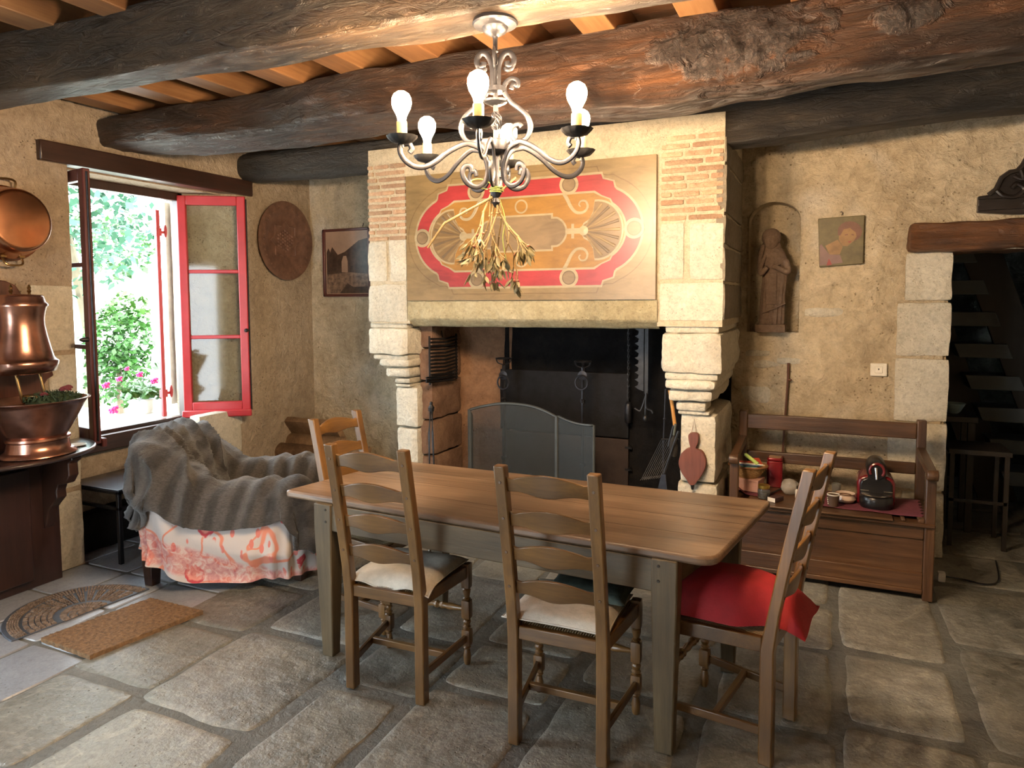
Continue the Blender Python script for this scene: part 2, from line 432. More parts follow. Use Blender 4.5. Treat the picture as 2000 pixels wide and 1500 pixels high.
# back wall with doorway x .70..1.62, z 0..1.92 and statue niche
nx0, nx1, nz0, nz1 = P(1462, 500, Y=YB).x, P(1562, 500, Y=YB).x, P(1505, 648, Y=YB).z, P(1505, 395, Y=YB).z
dx0, dx1, dz = .705, 1.62, 1.93
wb = MB()
sheet(wb, (-4.3, YB, 0), (nx0+4.3, 0, 0), (0, 0, 3.1), (0, -1, 0))
sheet(wb, (nx0, YB, 0), (nx1-nx0, 0, 0), (0, 0, nz0), (0, -1, 0))
sheet(wb, (nx1, YB, 0), (dx0-.32-nx1, 0, 0), (0, 0, 3.1), (0, -1, 0))
sheet(wb, (dx0-.32, YB, dz), (2.5-dx0+.32, 0, 0), (0, 0, 3.1-dz), (0, -1, 0))
sheet(wb, (dx1, YB, 0), (2.5-dx1, 0, 0), (0, 0, dz), (0, -1, 0))
# arched head of niche : surface between arch and top
ncx, nr = (nx0+nx1)/2, (nx1-nx0)/2; zs = nz1-nr*.8
def arch(a): k = 1+.05*N((a*1.3, 2, 0), 1., 4.)*math.sin(a); return (ncx-nr*math.cos(a)*k, zs+nr*.8*math.sin(a)*k)
def fn(u, v):
    ax_, az_ = arch(PI*u); tx = nx0+(nx1-nx0)*u; p = Vector((ax_*(1-v)+tx*v, YB, az_*(1-v)+3.1*v)); return p+Vector((0, -.008*(FB(p, 1.6, 2.)+.5*FB(p, 7., 5.)), 0))
wb.grid(fn, 16, 24)
for sx in (nx0, nx1):
    wb.grid(lambda u, v, sx=sx: Vector((sx, YB-.01+.17*u, nz0+(zs-nz0)*v)), 3, 12)
wb.grid(lambda u, v: Vector((arch(PI*v)[0], YB-.01+.17*u, arch(PI*v)[1])), 3, 18)
wb.grid(lambda u, v: Vector((nx0+(nx1-nx0)*u, YB-.015+.175*v, nz0)), 2, 2)
wb.grid(lambda u, v: Vector((nx0-.02+(nx1-nx0+.04)*u, YB+.16+.01*FB((u*.4, 0, v*.8), 5.), nz0-.02+(nz1-nz0+.05)*v)), 8, 16)
# rough rubble stones showing in the plaster
for (px, py, w, h) in ((1480, 690, .17, .05), (1540, 705, .16, .055), (1500, 712, .2, .06), (1475, 770, .2, .12), (1610, 610, .25, .07)):
    c = P(px, py, Y=YB); wb.rough((c.x-w/2, YB-.012, c.z-h/2), (c.x+w/2, YB+.05, c.z+h/2), (6, 2, 4), .03, .012, 10., 1, seed=px)
# solid wall body behind the sheet
wb.box((-4.9, YB+.02, -.1), (nx0-.005, YB+.5, 3.3), 0); wb.box((nx1+.005, YB+.02, -.1), (dx0-.02, YB+.5, 3.3), 0)
wb.box((nx0-.01, YB+.19, -.1), (nx1+.01, YB+.5, 3.3), 0); wb.box((nx0-.01, YB+.02, -.1), (nx1+.01, YB+.19, nz0-.005), 0); wb.box((nx0-.01, YB+.02, nz1+.02), (nx1+.01, YB+.19, 3.3), 0)
wb.box((dx0-.02, YB+.02, dz+.03), (2.6, YB+.5, 3.3), 0); wb.box((dx1+.02, YB+.02, -.1), (2.6, YB+.5, dz+.03), 0)
# dressed jamb stones left of the doorway
zz = [0, .42, .86, 1.27, 1.62, dz]
for i in range(5):
    w = .30 if i % 2 else .22
    w = [.24, .33, .30, .30, .26][i]
    wb.rough((dx0-w, YB-.014, zz[i]+.004), (dx0, YB+.45, zz[i+1]-.004), (8, 8, 12), .02, .008, 8., 1, seed=i*3.3)
sheet(wb, (dx0-.34, YB+.002, 0), (.3, 0, 0), (0, 0, dz), (0, -1, 0), amp=.004)
tag(wb.build('wall_back', [PLASTER, DRESSED]), kind='structure', label='rough lime plastered stone wall behind the fireplace and bench')
# left wall with window opening and recess below, garden door near the camera
wy0, wy1, wz0, wz1 = 2.90, 3.95, .728, 2.49
ry1 = 3.80; XO = -4.86; dy0, dy1, dtop = .35, 1.55, 2.1
wl = MB()
def SL(y0, y1, z0, z1, x=XL): sheet(wl, (x, y0, z0), (0, y1-y0, 0), (0, 0, z1-z0), (1, 0, 0))
SL(-1.7, dy0, 0, 3.1); SL(dy0, dy1, dtop, 3.1); SL(dy1, wy0, 0, 3.1)
wy2 = 4.27
SL(wy0, wy2, wz1, 3.1); SL(ry1, wy2, 0, wz0); SL(wy2, 5.2, 0, 3.1)
SL(wy0, ry1, 0, wz0-.1, -4.5)
sheet(wl, (XL, wy2, wz0), (-.28, 4.0-wy2, 0), (0, 0, wz1-wz0), (0, -1, 0), amp=.004); sheet(wl, (-4.5, 4.0, wz0), (XO+4.5, .2, 0), (0, 0, wz1-wz0), (0, -1, 0), amp=.004)
wl.prism([(XL-.02, wy2+.012), (-4.5, 4.012), (XO, 4.215), (XO, wy2+.1), (XL-.02, wy2+.1)], -.1, 3.3, 'z')
wl.box((-4.52, 3.79, wz0-.06), (XL-.005, wy2, wz0-.004), 1)
for (a, b, z0, z1) in ((wy0, 0, 0, wz1), (ry1, 1, 0, .72)):
    x_end = XO if z1 > 1 else -4.5
    sheet(wl, (XL, a, z0), (x_end-XL, 0, 0), (0, 0, z1-z0), (0, -1 if b else 1, 0), amp=.004)
wl.box((XO, -1.8, -.1), (XL-.02, dy0, 3.3)); wl.box((XO, dy0, dtop), (XL-.02, dy1, 3.3)); wl.box((XO, dy1, -.1), (XL-.02, wy0-.012, 3.3))
wl.box((XO, wy0-.012, wz1+.02), (XL-.02, wy2+.012, 3.3)); wl.box((XO, wy0-.012, -.1), (-4.52, wy2+.012, wz0-.02)); wl.box((-4.53, ry1+.012, -.1), (XL-.02, wy2+.012, wz0-.02)); wl.box((XO, wy2+.09, -.1), (XL-.02, 5.7, 3.3))
for i, (a, b, z0, z1) in enumerate(((2.62, 2.9, 1.35, 1.75), (2.72, 2.9, .93, 1.33), (2.6, 2.9, .5, .92), (2.7, 2.9, 0, .48), (3.83, 4.25, .45, .795), (3.82, 4.28, .02, .43))):
    wl.rough((XL-.1, a, z0), (XL+.012, b-.0, z1), (3, 7, 9), .02, .006, 8., 1, seed=i*2.1)
wl.rough((-4.5, 2.92, 0), (-4.34, 3.79, .26), (4, 10, 4), .03, .012, 6., 2, seed=3)
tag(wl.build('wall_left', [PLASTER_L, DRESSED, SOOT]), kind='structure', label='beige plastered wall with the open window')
# right wall, wall behind the camera
wr = MB(); sheet(wr, (XR, YF-.1, 0), (0, YB-YF+.2, 0), (0, 0, 3.1), (-1, 0, 0), cell=.2); wr.box((XR+.02, -1.9, -.1), (XR+.2, 5.7, 3.3))
tag(wr.build('wall_right', PLASTER), kind='structure')
wf = MB(); gx0, gx1, gz = -2.8, -1.75, 2.2  # unseen opening added behind the camera for soft frontal fill
for (xa, xb, za, zb_) in ((-4.9, gx0, -.1, 3.3), (gx1, 2.6, -.1, 3.3), (gx0, gx1, gz, 3.3)): wf.box((xa, YF-.25, za), (xb, YF, zb_))
tag(wf.build('wall_front', PLASTER), kind='structure')
# ceiling deck boards + joists
ce = MB()
y = YF-.2
while y < YB+.4:
    w = random.uniform(.16, .24)
    ce.box((-4.9, y+.002, ZC+random.uniform(0, .004)), (2.6, y+w-.002, ZC+.03)); y += w
ce.box((-4.95, -1.95, ZC+.03), (2.7, 5.7, ZC+.25), 0)
cel = tag(ce.build('ceiling', [DECK], smooth=False), 'red-brown plank ceiling above the joists', kind='structure')
ZJ = 2.845
jx = [-4.12, -3.66, -3.23, -2.79, -2.36, -1.93, -1.49, -1.03, -.60, -.16, .28, .72, 1.16, 1.6, 2.04]
for i, x in enumerate(jx):
    jm = MB(); w = .155+random.uniform(-.01, .01)
    def fn(u, v, x=x, w=w, i=i):
        yy = YF+(YB-YF)*u
        c = [(x, ZC+.02), (x+.008*N((yy, i, 0), .7), ZJ+.01*N((yy, i, 3), 1.2)), (x+w+.008*N((yy, i, 9), .7), ZJ+.01*N((yy, i, 6), 1.2)), (x+w, ZC+.02)]
        k = int(round(v*3)) % 4
        return Vector((c[k][0], yy, c[k][1]))
    jm.grid(fn, 60, 3)
    o = jm.build('ceiling_joist', JOIST, smooth=False, bevel=.006); tag(o, kind='structure', group='exposed ceiling joists')
# ---- big beams
def beam(name, ctrl, mt, label, seed, amp=.012, knots=()):
    """ctrl rows: x, y front, y back, z bottom, z top, roundness"""
    mb = MB(); a, b = ctrl[0][0], ctrl[-1][0]; n = 420; K = 56
    def at(x):
        for i in range(len(ctrl)-1):
            if x <= ctrl[i+1][0]:
                t = (x-ctrl[i][0])/(ctrl[i+1][0]-ctrl[i][0]); t = t*t*(3-2*t)
                return [p*(1-t)+q*t for p, q in zip(ctrl[i], ctrl[i+1])]
        return ctrl[-1]
    def fn(u, v):
        x = a+(b-a)*v; _, yf, yb, zb, zt, rn = at(x)
        h8 = (u*8) % 8; pp_ = 2/rn
        if h8 < 1 or h8 >= 7: qx, qz = 1, (h8 if h8 < 1 else h8-8)
        elif h8 < 3: qx, qz = 2-h8, 1
        elif h8 < 5: qx, qz = -1, 4-h8
        else: qx, qz = h8-6, -1
        nr_ = (abs(qx)**pp_+abs(qz)**pp_)**(1/pp_); cx, sx = qx/nr_, qz/nr_; c, s = cx, sx
        p = Vector((x, (yf+yb)/2+(yb-yf)/2*cx, (zb+zt)/2+(zt-zb)/2*sx))
        q = Vector((x*.7, p.y*3, p.z*3))
        d = amp*(FB(q, 1.3, seed)*1.2+.6*FB((x*1.5, p.y*9, p.z*9), 1.6, seed+9, 3))
        nrm = Vector((0, c, s)).normalized()
        for (kx, kz, kr) in knots:
            r2 = ((x-kx)/kr)**2+((p.z-kz)/(kr*.55))**2
            if c < .3 and r2 < 4: d += math.exp(-r2)*(.022+.030*FB((x*6, p.y*6, p.z*6), 2.2, seed, 4))
        return p+nrm*d
    mb.grid(fn, K, n, cu=True)
    if knots: add_knots(mt, [(kx, 3.17, kz, kr) for kx, kz, kr in knots])
    for end in (0, n): mb.f.append([end*K+i for i in range(K)]); mb.m.append(0); mb.tint.append(None)
    return tag(mb.build(name, mt, ang=38), label, kind='structure')
beam('ceiling_beam', [(-4.4, 2.03, 2.27, 2.60, 2.87, .2), (-3.43, 2.05, 2.27, 2.60, 2.87, .2), (-2.8, 2.10, 2.28, 2.595, 2.87, .2), (-1.8, 2.10, 2.33, 2.595, 2.88, .2), (-1.2, 2.17, 2.40, 2.60, 2.88, .22), (-.6, 2.18, 2.42, 2.60, 2.88, .22), (2.5, 2.15, 2.42, 2.60, 2.88, .22)], BEAM1, 'heavy hewn beam nearest the camera from which the chandelier hangs', 3., .014)
beam('ceiling_beam', [(-4.4, 3.12, 3.42, 2.63, 2.80, .7), (-4.1, 3.10, 3.50, 2.62, 2.83, .6), (-3.7, 3.12, 3.58, 2.60, 2.84, .5), (-3.1, 3.2, 3.58, 2.60, 2.86, .3), (-2.17, 3.12, 3.50, 2.60, 2.86, .33), (-1.46, 3.17, 3.5, 2.54, 2.86, .33), (-.72, 3.17, 3.5, 2.50, 2.86, .33), (-.35, 3.17, 3.5, 2.535, 2.86, .33), (.14, 3.17, 3.5, 2.55, 2.86, .3), (.67, 3.17, 3.5, 2.55, 2.86, .3), (2.5, 3.17, 3.5, 2.55, 2.86, .3)], BEAM2, 'gnarled reddish brown middle beam with knots', 17., .024, knots=((P(1450, 120, Y=3.17).x, 2.70, .24), (P(1772, 75, Y=3.17).x, 2.72, .10), (P(1330, 120, Y=3.17).x, 2.72, .12)))
beam('ceiling_beam', [(-4.4, 4.32, 4.50, 2.62, 2.78, .8), (-4.05, 4.27, 4.52, 2.585, 2.80, .7), (-3.1, 4.28, 4.56, 2.575, 2.79, .5), (-1.9, 4.27, 4.56, 2.54, 2.78, .3), (-.6, 4.27, 4.52, 2.525, 2.76, .18), (.86, 4.29, 4.5, 2.575, 2.81, .16), (2.5, 4.29, 4.5, 2.6, 2.83, .16)], BEAM3, 'blackened beam above the chimney hood', 31., .011)
# ---- window 1
win = bpy.data.objects.new('window_1', None); COL.objects.link(win); win.location = (-4.5, 3.45, .8); tag(win, 'open casement window with red painted frame looking onto the garden', kind='structure')
MB().box((-4.36, 2.72, 2.48), (XL+.035, 4.42, 2.60)).build('window_lintel', DARKW('y'), win, bevel=.008)
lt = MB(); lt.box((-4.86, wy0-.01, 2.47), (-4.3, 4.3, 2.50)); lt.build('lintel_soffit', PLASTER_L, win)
MB().box((-4.57, wy0+.0, .635), (-4.44, 4.0, .742)).build('window_sill', DARKW('y'), win, bevel=.006)
MB().box((-5.2, wy0, .64), (-4.57, 4.2, .735)).build('stone_sill', DRESSED, win)
fm = MB(); fx0, fx1 = -4.56, -4.50
fm.box((fx0, wy0, .74), (fx1, wy0+.06, 2.47)); fm.box((fx0, 3.955, .74), (fx1, 4.0, 2.47)); fm.box((fx0, wy0, 2.41), (fx1, 4.0, 2.47)); fm.box((fx0, wy0, .74), (fx1, 4.0, .765))
fm.build('window_frame', DARKW('z'), win, bevel=.004)
def leaf(name, hinge, free, mat_f, label, flip):
    """casement leaf between two plan points, z .735..2.455"""
    h, f = Vector((*hinge, 0)), Vector((*free, 0)); d = (f-h); w = d.length; d.normalize(); nn = Vector((-d.y, d.x, 0))
    M = Matrix(((d.x, nn.x, 0, h.x), (d.y, nn.y, 0, h.y), (0, 0, 1, 0), (0, 0, 0, 1)))
    z0, z1 = .775, 2.45; t = .045; s = .062
    mb = MB(); mb.box((0, 0, z0), (s, t, z1), M=M); mb.box((w-s, 0, z0), (w, t, z1), M=M)
    mb.box((s, 0, z1-.07), (w-s, t, z1), M=M); mb.box((s, 0, z0), (w-s, t, z0+.09), M=M)
    pz = [z0+.09+(z1-.07-z0-.09)*k/3 for k in range(4)]
    for k in (1, 2): mb.box((s, .008, pz[k]-.014), (w-s, t-.008, pz[k]+.014), M=M)
    o = mb.build(name, mat_f, win, bevel=.006); o['label'] = label
    mb = MB(); mb.box((-.01, -.025 if flip else t, z0-.025), (w+.01, 0 if flip else t+.03, z0+.03), M=M); mb.build('drip_rail', mat_f, o, bevel=.008)
    for k in range(3):
        MB().add([(s-.005, t*.5, pz[k]+.010), (w-s+.005, t*.5, pz[k]+.010), (w-s+.005, t*.5, pz[k+1]-.010), (s-.005, t*.5, pz[k+1]-.010)], [(0, 1, 2, 3)], M=M).build('pane', GLASS, o, smooth=False)
    hm = MB(); hm.lathe([(.0, 0), (.014, .0), (.016, .03), (.006, .05), (0, .05)], (0, 0, 0), 12, M=M @ Matrix.Translation((w-.01, -.004, 1.42)) @ Matrix.Rotation(PI/2, 4, 'X'))
    hm.sweep([(w+.004, t*.5, z0+.02), (w+.004, t*.5, z1-.02)], .007, n=6, M=M)
    hm.build('casement_bolt', IRON, o)
    return o
leaf('casement', (-4.49, 3.94), (-4.085, 4.22), REDP, 'red casement folded back against the wall', True)
leaf('casement', (-4.5, 2.965), (-4.06, 2.885), REDD, 'dark casement swung open, seen edge on', False)
# shutter bar outside
BX = -4.76; pa = P(313, 620, X=BX)
sh = thing('shutter', (BX, pa.y, .79), 'red iron shutter bar with handles on the outer window reveal', 'shutter')
MB().box((-4.93, 4.17, .80), (-4.89, 4.75, 2.45)).build('shutter_board', plain('white_shutter', (.7, .7, .68), .7), sh, bevel=.004)
sb = MB(); sb.box((BX-.012, pa.y-.012, .737), (BX+.012, pa.y+.02, 2.36)); sb.build('locking_bar', REDP, sh, bevel=.003)
for zz_ in (2.2, .93):
    hb = MB(); hb.box((BX-.018, pa.y-.02, zz_-.04), (BX+.018, pa.y+.03, zz_+.02)); hb.box((BX-.01, pa.y+.03, zz_-.02), (BX+.01, pa.y+.075, zz_)); hb.ball((BX+.01, pa.y+.07, zz_), (.012, .015, .05), 10); hb.build('bar_handle', REDP, sh)
# garden door frame near the camera (out of view) lets the daylight in
dm = MB(); dm.box((-4.6, dy0, 0), (-4.5, dy0+.08, dtop)); dm.box((-4.6, dy1-.08, 0), (-4.5, dy1, dtop)); dm.box((-4.6, dy0, dtop-.08), (-4.5, dy1, dtop))
tag(dm.build('door_2', DARKW('z'), bevel=.005), kind='structure')
# ---- doorway 1 in the back wall : rough lintel beam, far room
lm = MB(); la = P(1772, 465, Y=YB)
lm.rough((la.x, YB-.10, 1.925), (1.85, YB+.46, 2.105), (40, 10, 8), .03, .014, 7., seed=4)
d1 = tag(lm.build('door_1', LINTW('x'), ang=60), 'open doorway under a rough brown wooden lintel', kind='structure')
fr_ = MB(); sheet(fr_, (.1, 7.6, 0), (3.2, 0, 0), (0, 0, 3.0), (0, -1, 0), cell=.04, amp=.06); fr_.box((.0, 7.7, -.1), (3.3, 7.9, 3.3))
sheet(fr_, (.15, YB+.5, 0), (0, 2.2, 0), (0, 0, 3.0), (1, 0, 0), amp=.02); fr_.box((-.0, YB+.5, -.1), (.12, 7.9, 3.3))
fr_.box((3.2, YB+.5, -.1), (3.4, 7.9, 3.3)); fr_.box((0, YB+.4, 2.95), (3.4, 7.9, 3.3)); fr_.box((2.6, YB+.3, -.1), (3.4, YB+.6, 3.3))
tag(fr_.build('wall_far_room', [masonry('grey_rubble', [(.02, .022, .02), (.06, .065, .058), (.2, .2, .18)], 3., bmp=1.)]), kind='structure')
# ================================================================== FIREPLACE
YH = 4.25
def HP(x, y, Y=YH): return P(x, y, Y=Y)
hxL, hxR = HP(717, 450).x, -.535
pxL, pxR = HP(796, 450).x, HP(1284, 450).x
zT, zC0 = 2.56, HP(760, 632).z
fp = thing('fireplace', ((hxL+hxR)/2, 4.7, 0), 'monumental stone fireplace with brick and limestone hood', 'fireplace')
hd = MB()
zl0, zl1 = HP(1050, 627).z, HP(1050, 587).z
hd.box((hxL+.012, YH+.012, zl1), (hxR-.006, YB-.0, zT+.14), 0)
hd.box((hxL+.012, YH+.012, zC0), (pxL, YH+.5, zl1), 0); hd.box((pxR, YH+.012, zC0), (hxR-.006, YB, zl1), 0); hd.box((hxL+.012, YH+.4, zC0), (hxL+.1, YB+.0, zl1), 0)
# thin bricks : 10 courses right, 11 left
def courses(x0, x1, z0, z1, n, seed):
    random.seed(seed); h = (z1-z0)/n
    for k in range(n):
        x = x0-random.uniform(0, .12)
        while x < x1-.02:
            L = random.uniform(.13, .27); a, b = max(x, x0), min(x+L, x1)
            if b-a > .035:
                hd.rough((a+.004, YH-.002+random.uniform(-.003, .004), z0+k*h+.005), (b-.004, YH+.04, z0+(k+1)*h-.007), (6, 1, 2), .012, .0045, 14., 1, seed=x*9+k, tint=random.random())
            x += L
courses(hxL+.002, pxL-.008, HP(755, 472).z, 2.60, 12, 3)
courses(pxR+.012, hxR-.004, HP(1350, 432).z, 2.60, 11, 5)
def blk(x0, x1, z0, z1, y0=YH, y1=YH+.2, m=2, r=.022, amp=.009, t=None, n=None):
    n = n or (max(4, int((x1-x0)/.035)), max(2, int((y1-y0)/.05)), max(4, int((z1-z0)/.035)))
    hd.rough((x0, y0, z0), (x1, y1, z1), n, r, amp, 8., m, seed=x0*7+z0*3, tint=random.random() if t is None else t)
xm = HP(757, 500).x
blk(hxL-.004, xm-.008, HP(740, 551).z, HP(740, 471).z); blk(xm+.008, pxL-.012, HP(775, 551).z, HP(775, 463).z); blk(hxL-.006, pxL-.012, HP(757, 630).z, HP(757, 555).z)
xm = HP(1343, 500).x; xq = HP(1323, 500).x
blk(pxR+.012, xm-.02, HP(1313, 547).z, HP(1313, 434).z); blk(xm+.006, hxR, HP(1380, 547).z, HP(1380, 434).z); blk(pxR+.01, hxR+.002, HP(1350, 628).z, HP(1350, 551).z)
# right flank of the hood, its shade put into a darker plaster colour
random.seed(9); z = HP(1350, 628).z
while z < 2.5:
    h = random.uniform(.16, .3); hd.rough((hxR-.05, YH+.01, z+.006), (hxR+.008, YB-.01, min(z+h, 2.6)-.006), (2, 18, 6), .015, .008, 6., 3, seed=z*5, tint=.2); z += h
hood = hd.build('hood', [MORTAR, BRICK, DRESSED, masonry('hood_flank_shade_tone', [(.17, .145, .11), (.25, .215, .165), (.31, .27, .21)], 5., bmp=.8)], fp)
# lintel band with chamfer
ln = MB()
prof = [(YH-.004, zl1), (YH-.004, zl0+.012), (YH+.006, zl0), (YH+.07, zl0-.045), (YH+.45, zl0-.045), (YH+.45, zl1)]
def fn(u, v):
    k = v*(len(prof)-1); i = min(int(k), len(prof)-2); t = k-i
    y = prof[i][0]*(1-t)+prof[i+1][0]*t; z = prof[i][1]*(1-t)+prof[i+1][1]*t
    x = pxL-.004+(pxR-pxL+.008)*u; d = .005*FB((x, y, z), 7., 3.)
    return Vector((x, y+d, z+d*.6))
ln.grid(fn, 90, 20); ln.build('lintel', masonry('lintel_stone', [(.24, .20, .12), (.36, .31, .19), (.47, .41, .27)], 7., bmp=.8, pits=.7), fp)
# carved corbels and piers
def pier(side):
    cb = MB(); s = 1 if side else -1
    def st(pxa, pxb, pya, pyb, y0, m=0, r=.02, amp=.010, yend=YB, t=None):
        a, b = P(pxa, (pya+pyb)/2, Y=y0).x, P(pxb, (pya+pyb)/2, Y=y0).x
        za, zb = P((pxa+pxb)/2, pyb, Y=y0).z, P((pxa+pxb)/2, pya, Y=y0).z
        cb.rough((a, y0, za), (b, yend, zb), (8, 16, 8), r, amp, 9., m, seed=pxa+pya, tint=t if t is not None else random.random()); return a, b, za, zb
    if side:
        st(1298, 1406, 630, 652, YH+.03, amp=.004); st(1289, 1411, 650, 732, YH, r=.03, amp=.014)
        st(1297, 1403, 728, 744, YH+.025, amp=.004); st(1296, 1398, 742, 764, YH+.01, r=.03, amp=.008)
        st(1304, 1392, 762, 786, YH+.04, r=.025, amp=.008); st(1320, 1378, 786, 804, YH+.07, r=.015, amp=.006, yend=YH+.3); st(1324, 1386, 803, 811, YH+.09, amp=.004, yend=YH+.3)
        a, b = P(1324, 900, Y=YH+.11).x, P(1401, 900, Y=YH+.11).x
    else:
        st(722, 795, 626, 642, YH+.03, amp=.004); st(718, 797, 640, 694, YH, r=.03, amp=.010)
        st(728, 797, 692, 704, YH+.03, amp=.003); st(738, 799, 700, 718, YH+.02, r=.03, amp=.006); st(751, 800, 718, 738, YH+.05, r=.03, amp=.006)
        st(769, 801, 738, 750, YH+.08, r=.02, amp=.004); st(772, 801, 750, 756, YH+.09, amp=.003)
        a, b = P(775, 850, Y=YH+.11).x, P(816, 850, Y=YH+.11).x
    z0, top = 0., (P(1350, 808, Y=YH+.11).z if side else P(790, 754, Y=YH+.11).z)
    random.seed(31+side)
    while z0 < top-.02:
        h = min(random.uniform(.2, .36), top-z0)
        if top-z0-h < .12: h = top-z0
        m2 = 0
        cb.rough((a+random.uniform(-.01, .01), YH+.11+random.uniform(-.006, .008), z0+.003), (b+random.uniform(-.008, .008), YB, z0+h-.003), (6, 18, 9), .025, .010, 8., m2, seed=z0*7+side, tint=random.uniform(.3, .9)); z0 += h
    return cb.build('pier', [DRESSED, SCORCH], fp), a, b
po, plA, plB = pier(0); po2, prA, prB = pier(1)
# scorched reveal and smooth flank inside on the left, sooty firebox
fbx = MB()
zr = 0.0
random.seed(12)
for h in (.22, .3, .26, .28, .24, .2):
    fbx.rough((plB-.02, YH+.17, zr+.004), (plB+.10+random.uniform(-.01, .01), YH+.62, zr+h-.004), (4, 12, 8), .02, .012, 7., 0, seed=zr*3); zr += h
fbx.grid(lambda u, v: Vector((plB+.08+.34*(u**1.5)+.01*FB((u, v*2, 0), 3.), YH+.58+.27*u**.7, 1.6*v)), 12, 30, m=1)
fbx.build('scorched_reveal', [SCORCH, masonry('scorched_plaster', [(.13, .065, .035), (.25, .14, .08), (.33, .20, .12)], 3., bmp=.4)], fp)
fb2 = MB()
fb2.box((hxL+.1, YB-.05, 0), (hxR-.05, YB-.008, 2.3))
fb2.box((plB+.36, YH+.83, 0), (plB+.40, YB-.04, 2.3)); fb2.box((prA-.02, YH+.3, 0), (prA+.0, YB-.04, 1.5))
fb2.box((pxL-.02, YH+.46, 1.45), (pxR+.02, YH+.5, zT)); fb2.box((hxL+.08, YH+.5, zT-.1), (hxR, YB-.04, zT+.0))
fb2.build('firebox', SOOT, fp)
hs = MB(); hs.rough((plB-.02, YH+.12, .0), (prA+.02, YB-.04, .10), (30, 10, 2), .02, .008, 5.); hs.build('hearth', SCORCH, fp)
# ---- painted panel
cx_, cz_ = (pxL+pxR)/2, (HP(1040, 324).z+HP(1040, 586).z)/2
w2, h2 = (pxR-pxL)/2-.004, (HP(1040, 324).z-HP(1040, 586).z)/2
PAN = ['panel_ochre', 'panel_red', 'panel_gold', 'panel_tan', 'panel_cream', 'panel_brown', 'panel_olive']
pc = [(.25, .17, .075), (.34, .035, .035), (.30, .15, .03), (.22, .15, .08), (.36, .29, .17), (.14, .095, .05), (.19, .12, .05)]
pmats = []
for nme, c in zip(PAN, pc):
    m, nt, bs = nmat(nme); v = coords(nt, (1, 1, 3.5)); n1 = nz(nt, v, 5., 8, .7, .6); n2 = nz(nt, coords(nt), 1.8, 3)
    mxn = mth(nt, 'ADD', mth(nt, 'MULTIPLY', n1, .5), mth(nt, 'MULTIPLY', n2, .5))
    nt.links.new(ramp(nt, [(.35, tuple(q*.6 for q in c)), (.65, tuple(min(1, q*1.2) for q in c))], mxn).outputs[0], bs.inputs['Base Color'])
    bs.inputs['Roughness'].default_value = .33; pmats.append(m)
pn = MB(); pn.box((cx_-w2, YH-.022, cz_-h2), (cx_+w2, YH+.01, cz_+h2), 0)
lay = [0]
def quad(pts, m, dy):
    """pts : upper right quadrant, (dx,dz) from top centre to the right; mirrored to a closed outline"""
    q = [(abs(a), b) for a, b in pts]
    tr = q; br = [(a, -b) for a, b in q[::-1]]; bl = [(-a, -b) for a, b in q]; tl = [(-a, b) for a, b in q[::-1]]
    poly = tr+br+bl+tl; out = []
    for a, b in poly:
        if not out or (abs(out[-1][0]-a)+abs(out[-1][1]-b)) > 1e-4: out.append((a, b))
    pn.prism([(cx_+a, cz_+b) for a, b in out], YH-.022-dy, YH-.02, 'y', m)
def shape(pts, m, dy, mx=True, mz=True):
    for sx in ((1, -1) if mx else (1,)):
        for sz in ((1, -1) if mz else (1,)):
            pn.prism([(cx_+sx*a, cz_+sz*b) for a, b in pts], YH-.022-dy, YH-.02, 'y', m)
def arcp(c, r, a0, a1, n=16, ry=None):
    return [(c[0]+r*math.cos(R(a0+(a1-a0)*i/n)), c[1]+(ry or r)*math.sin(R(a0+(a1-a0)*i/n))) for i in range(n+1)]
W_, H_ = w2, h2
quad([(0, .385), (.50, .385), (.515, .345), (.56, .33), (.60, .33)]+arcp((.50, 0), .345, 66, 0, 14, .335), 6, .0004)
quad([(0, .379), (.495, .379), (.51, .339), (.555, .324), (.60, .324)]+arcp((.50, 0), .339, 66, 0, 14, .329), 0, .0008)
def ring_o(e): return [(0, .334+e), (.525+e*.5, .334+e), (.535+e*.6, .305+e*.6), (.60+e*.6, .285+e*.6), (.608+e*.7, .25+e*.5)]+arcp((.50, 0), .275+e, 64, 0, 14, .262+e)
def ring_i(e): return [(0, .238+e), (.485+e*.5, .238+e), (.53+e*.5, .208+e*.5), (.585+e*.5, .185+e*.5)]+arcp((.50, 0), .185+e, 58, 0, 14, .19+e)
quad(ring_o(.014), 4, .0012); quad(ring_o(0), 1, .0016); quad(ring_i(0), 4, .0020); quad(ring_i(-.013), 2, .0024)
# grey-tan cartouche in the middle
for off, m, dy in ((.0, 4, .0028), (-.012, 3, .0032)):
    quad([(0, .118+off), (.215+off, .118+off), (.215+off, .095+off)]+arcp((.205, 0), .105+off, 68, 0, 12, .1+off), m, dy)
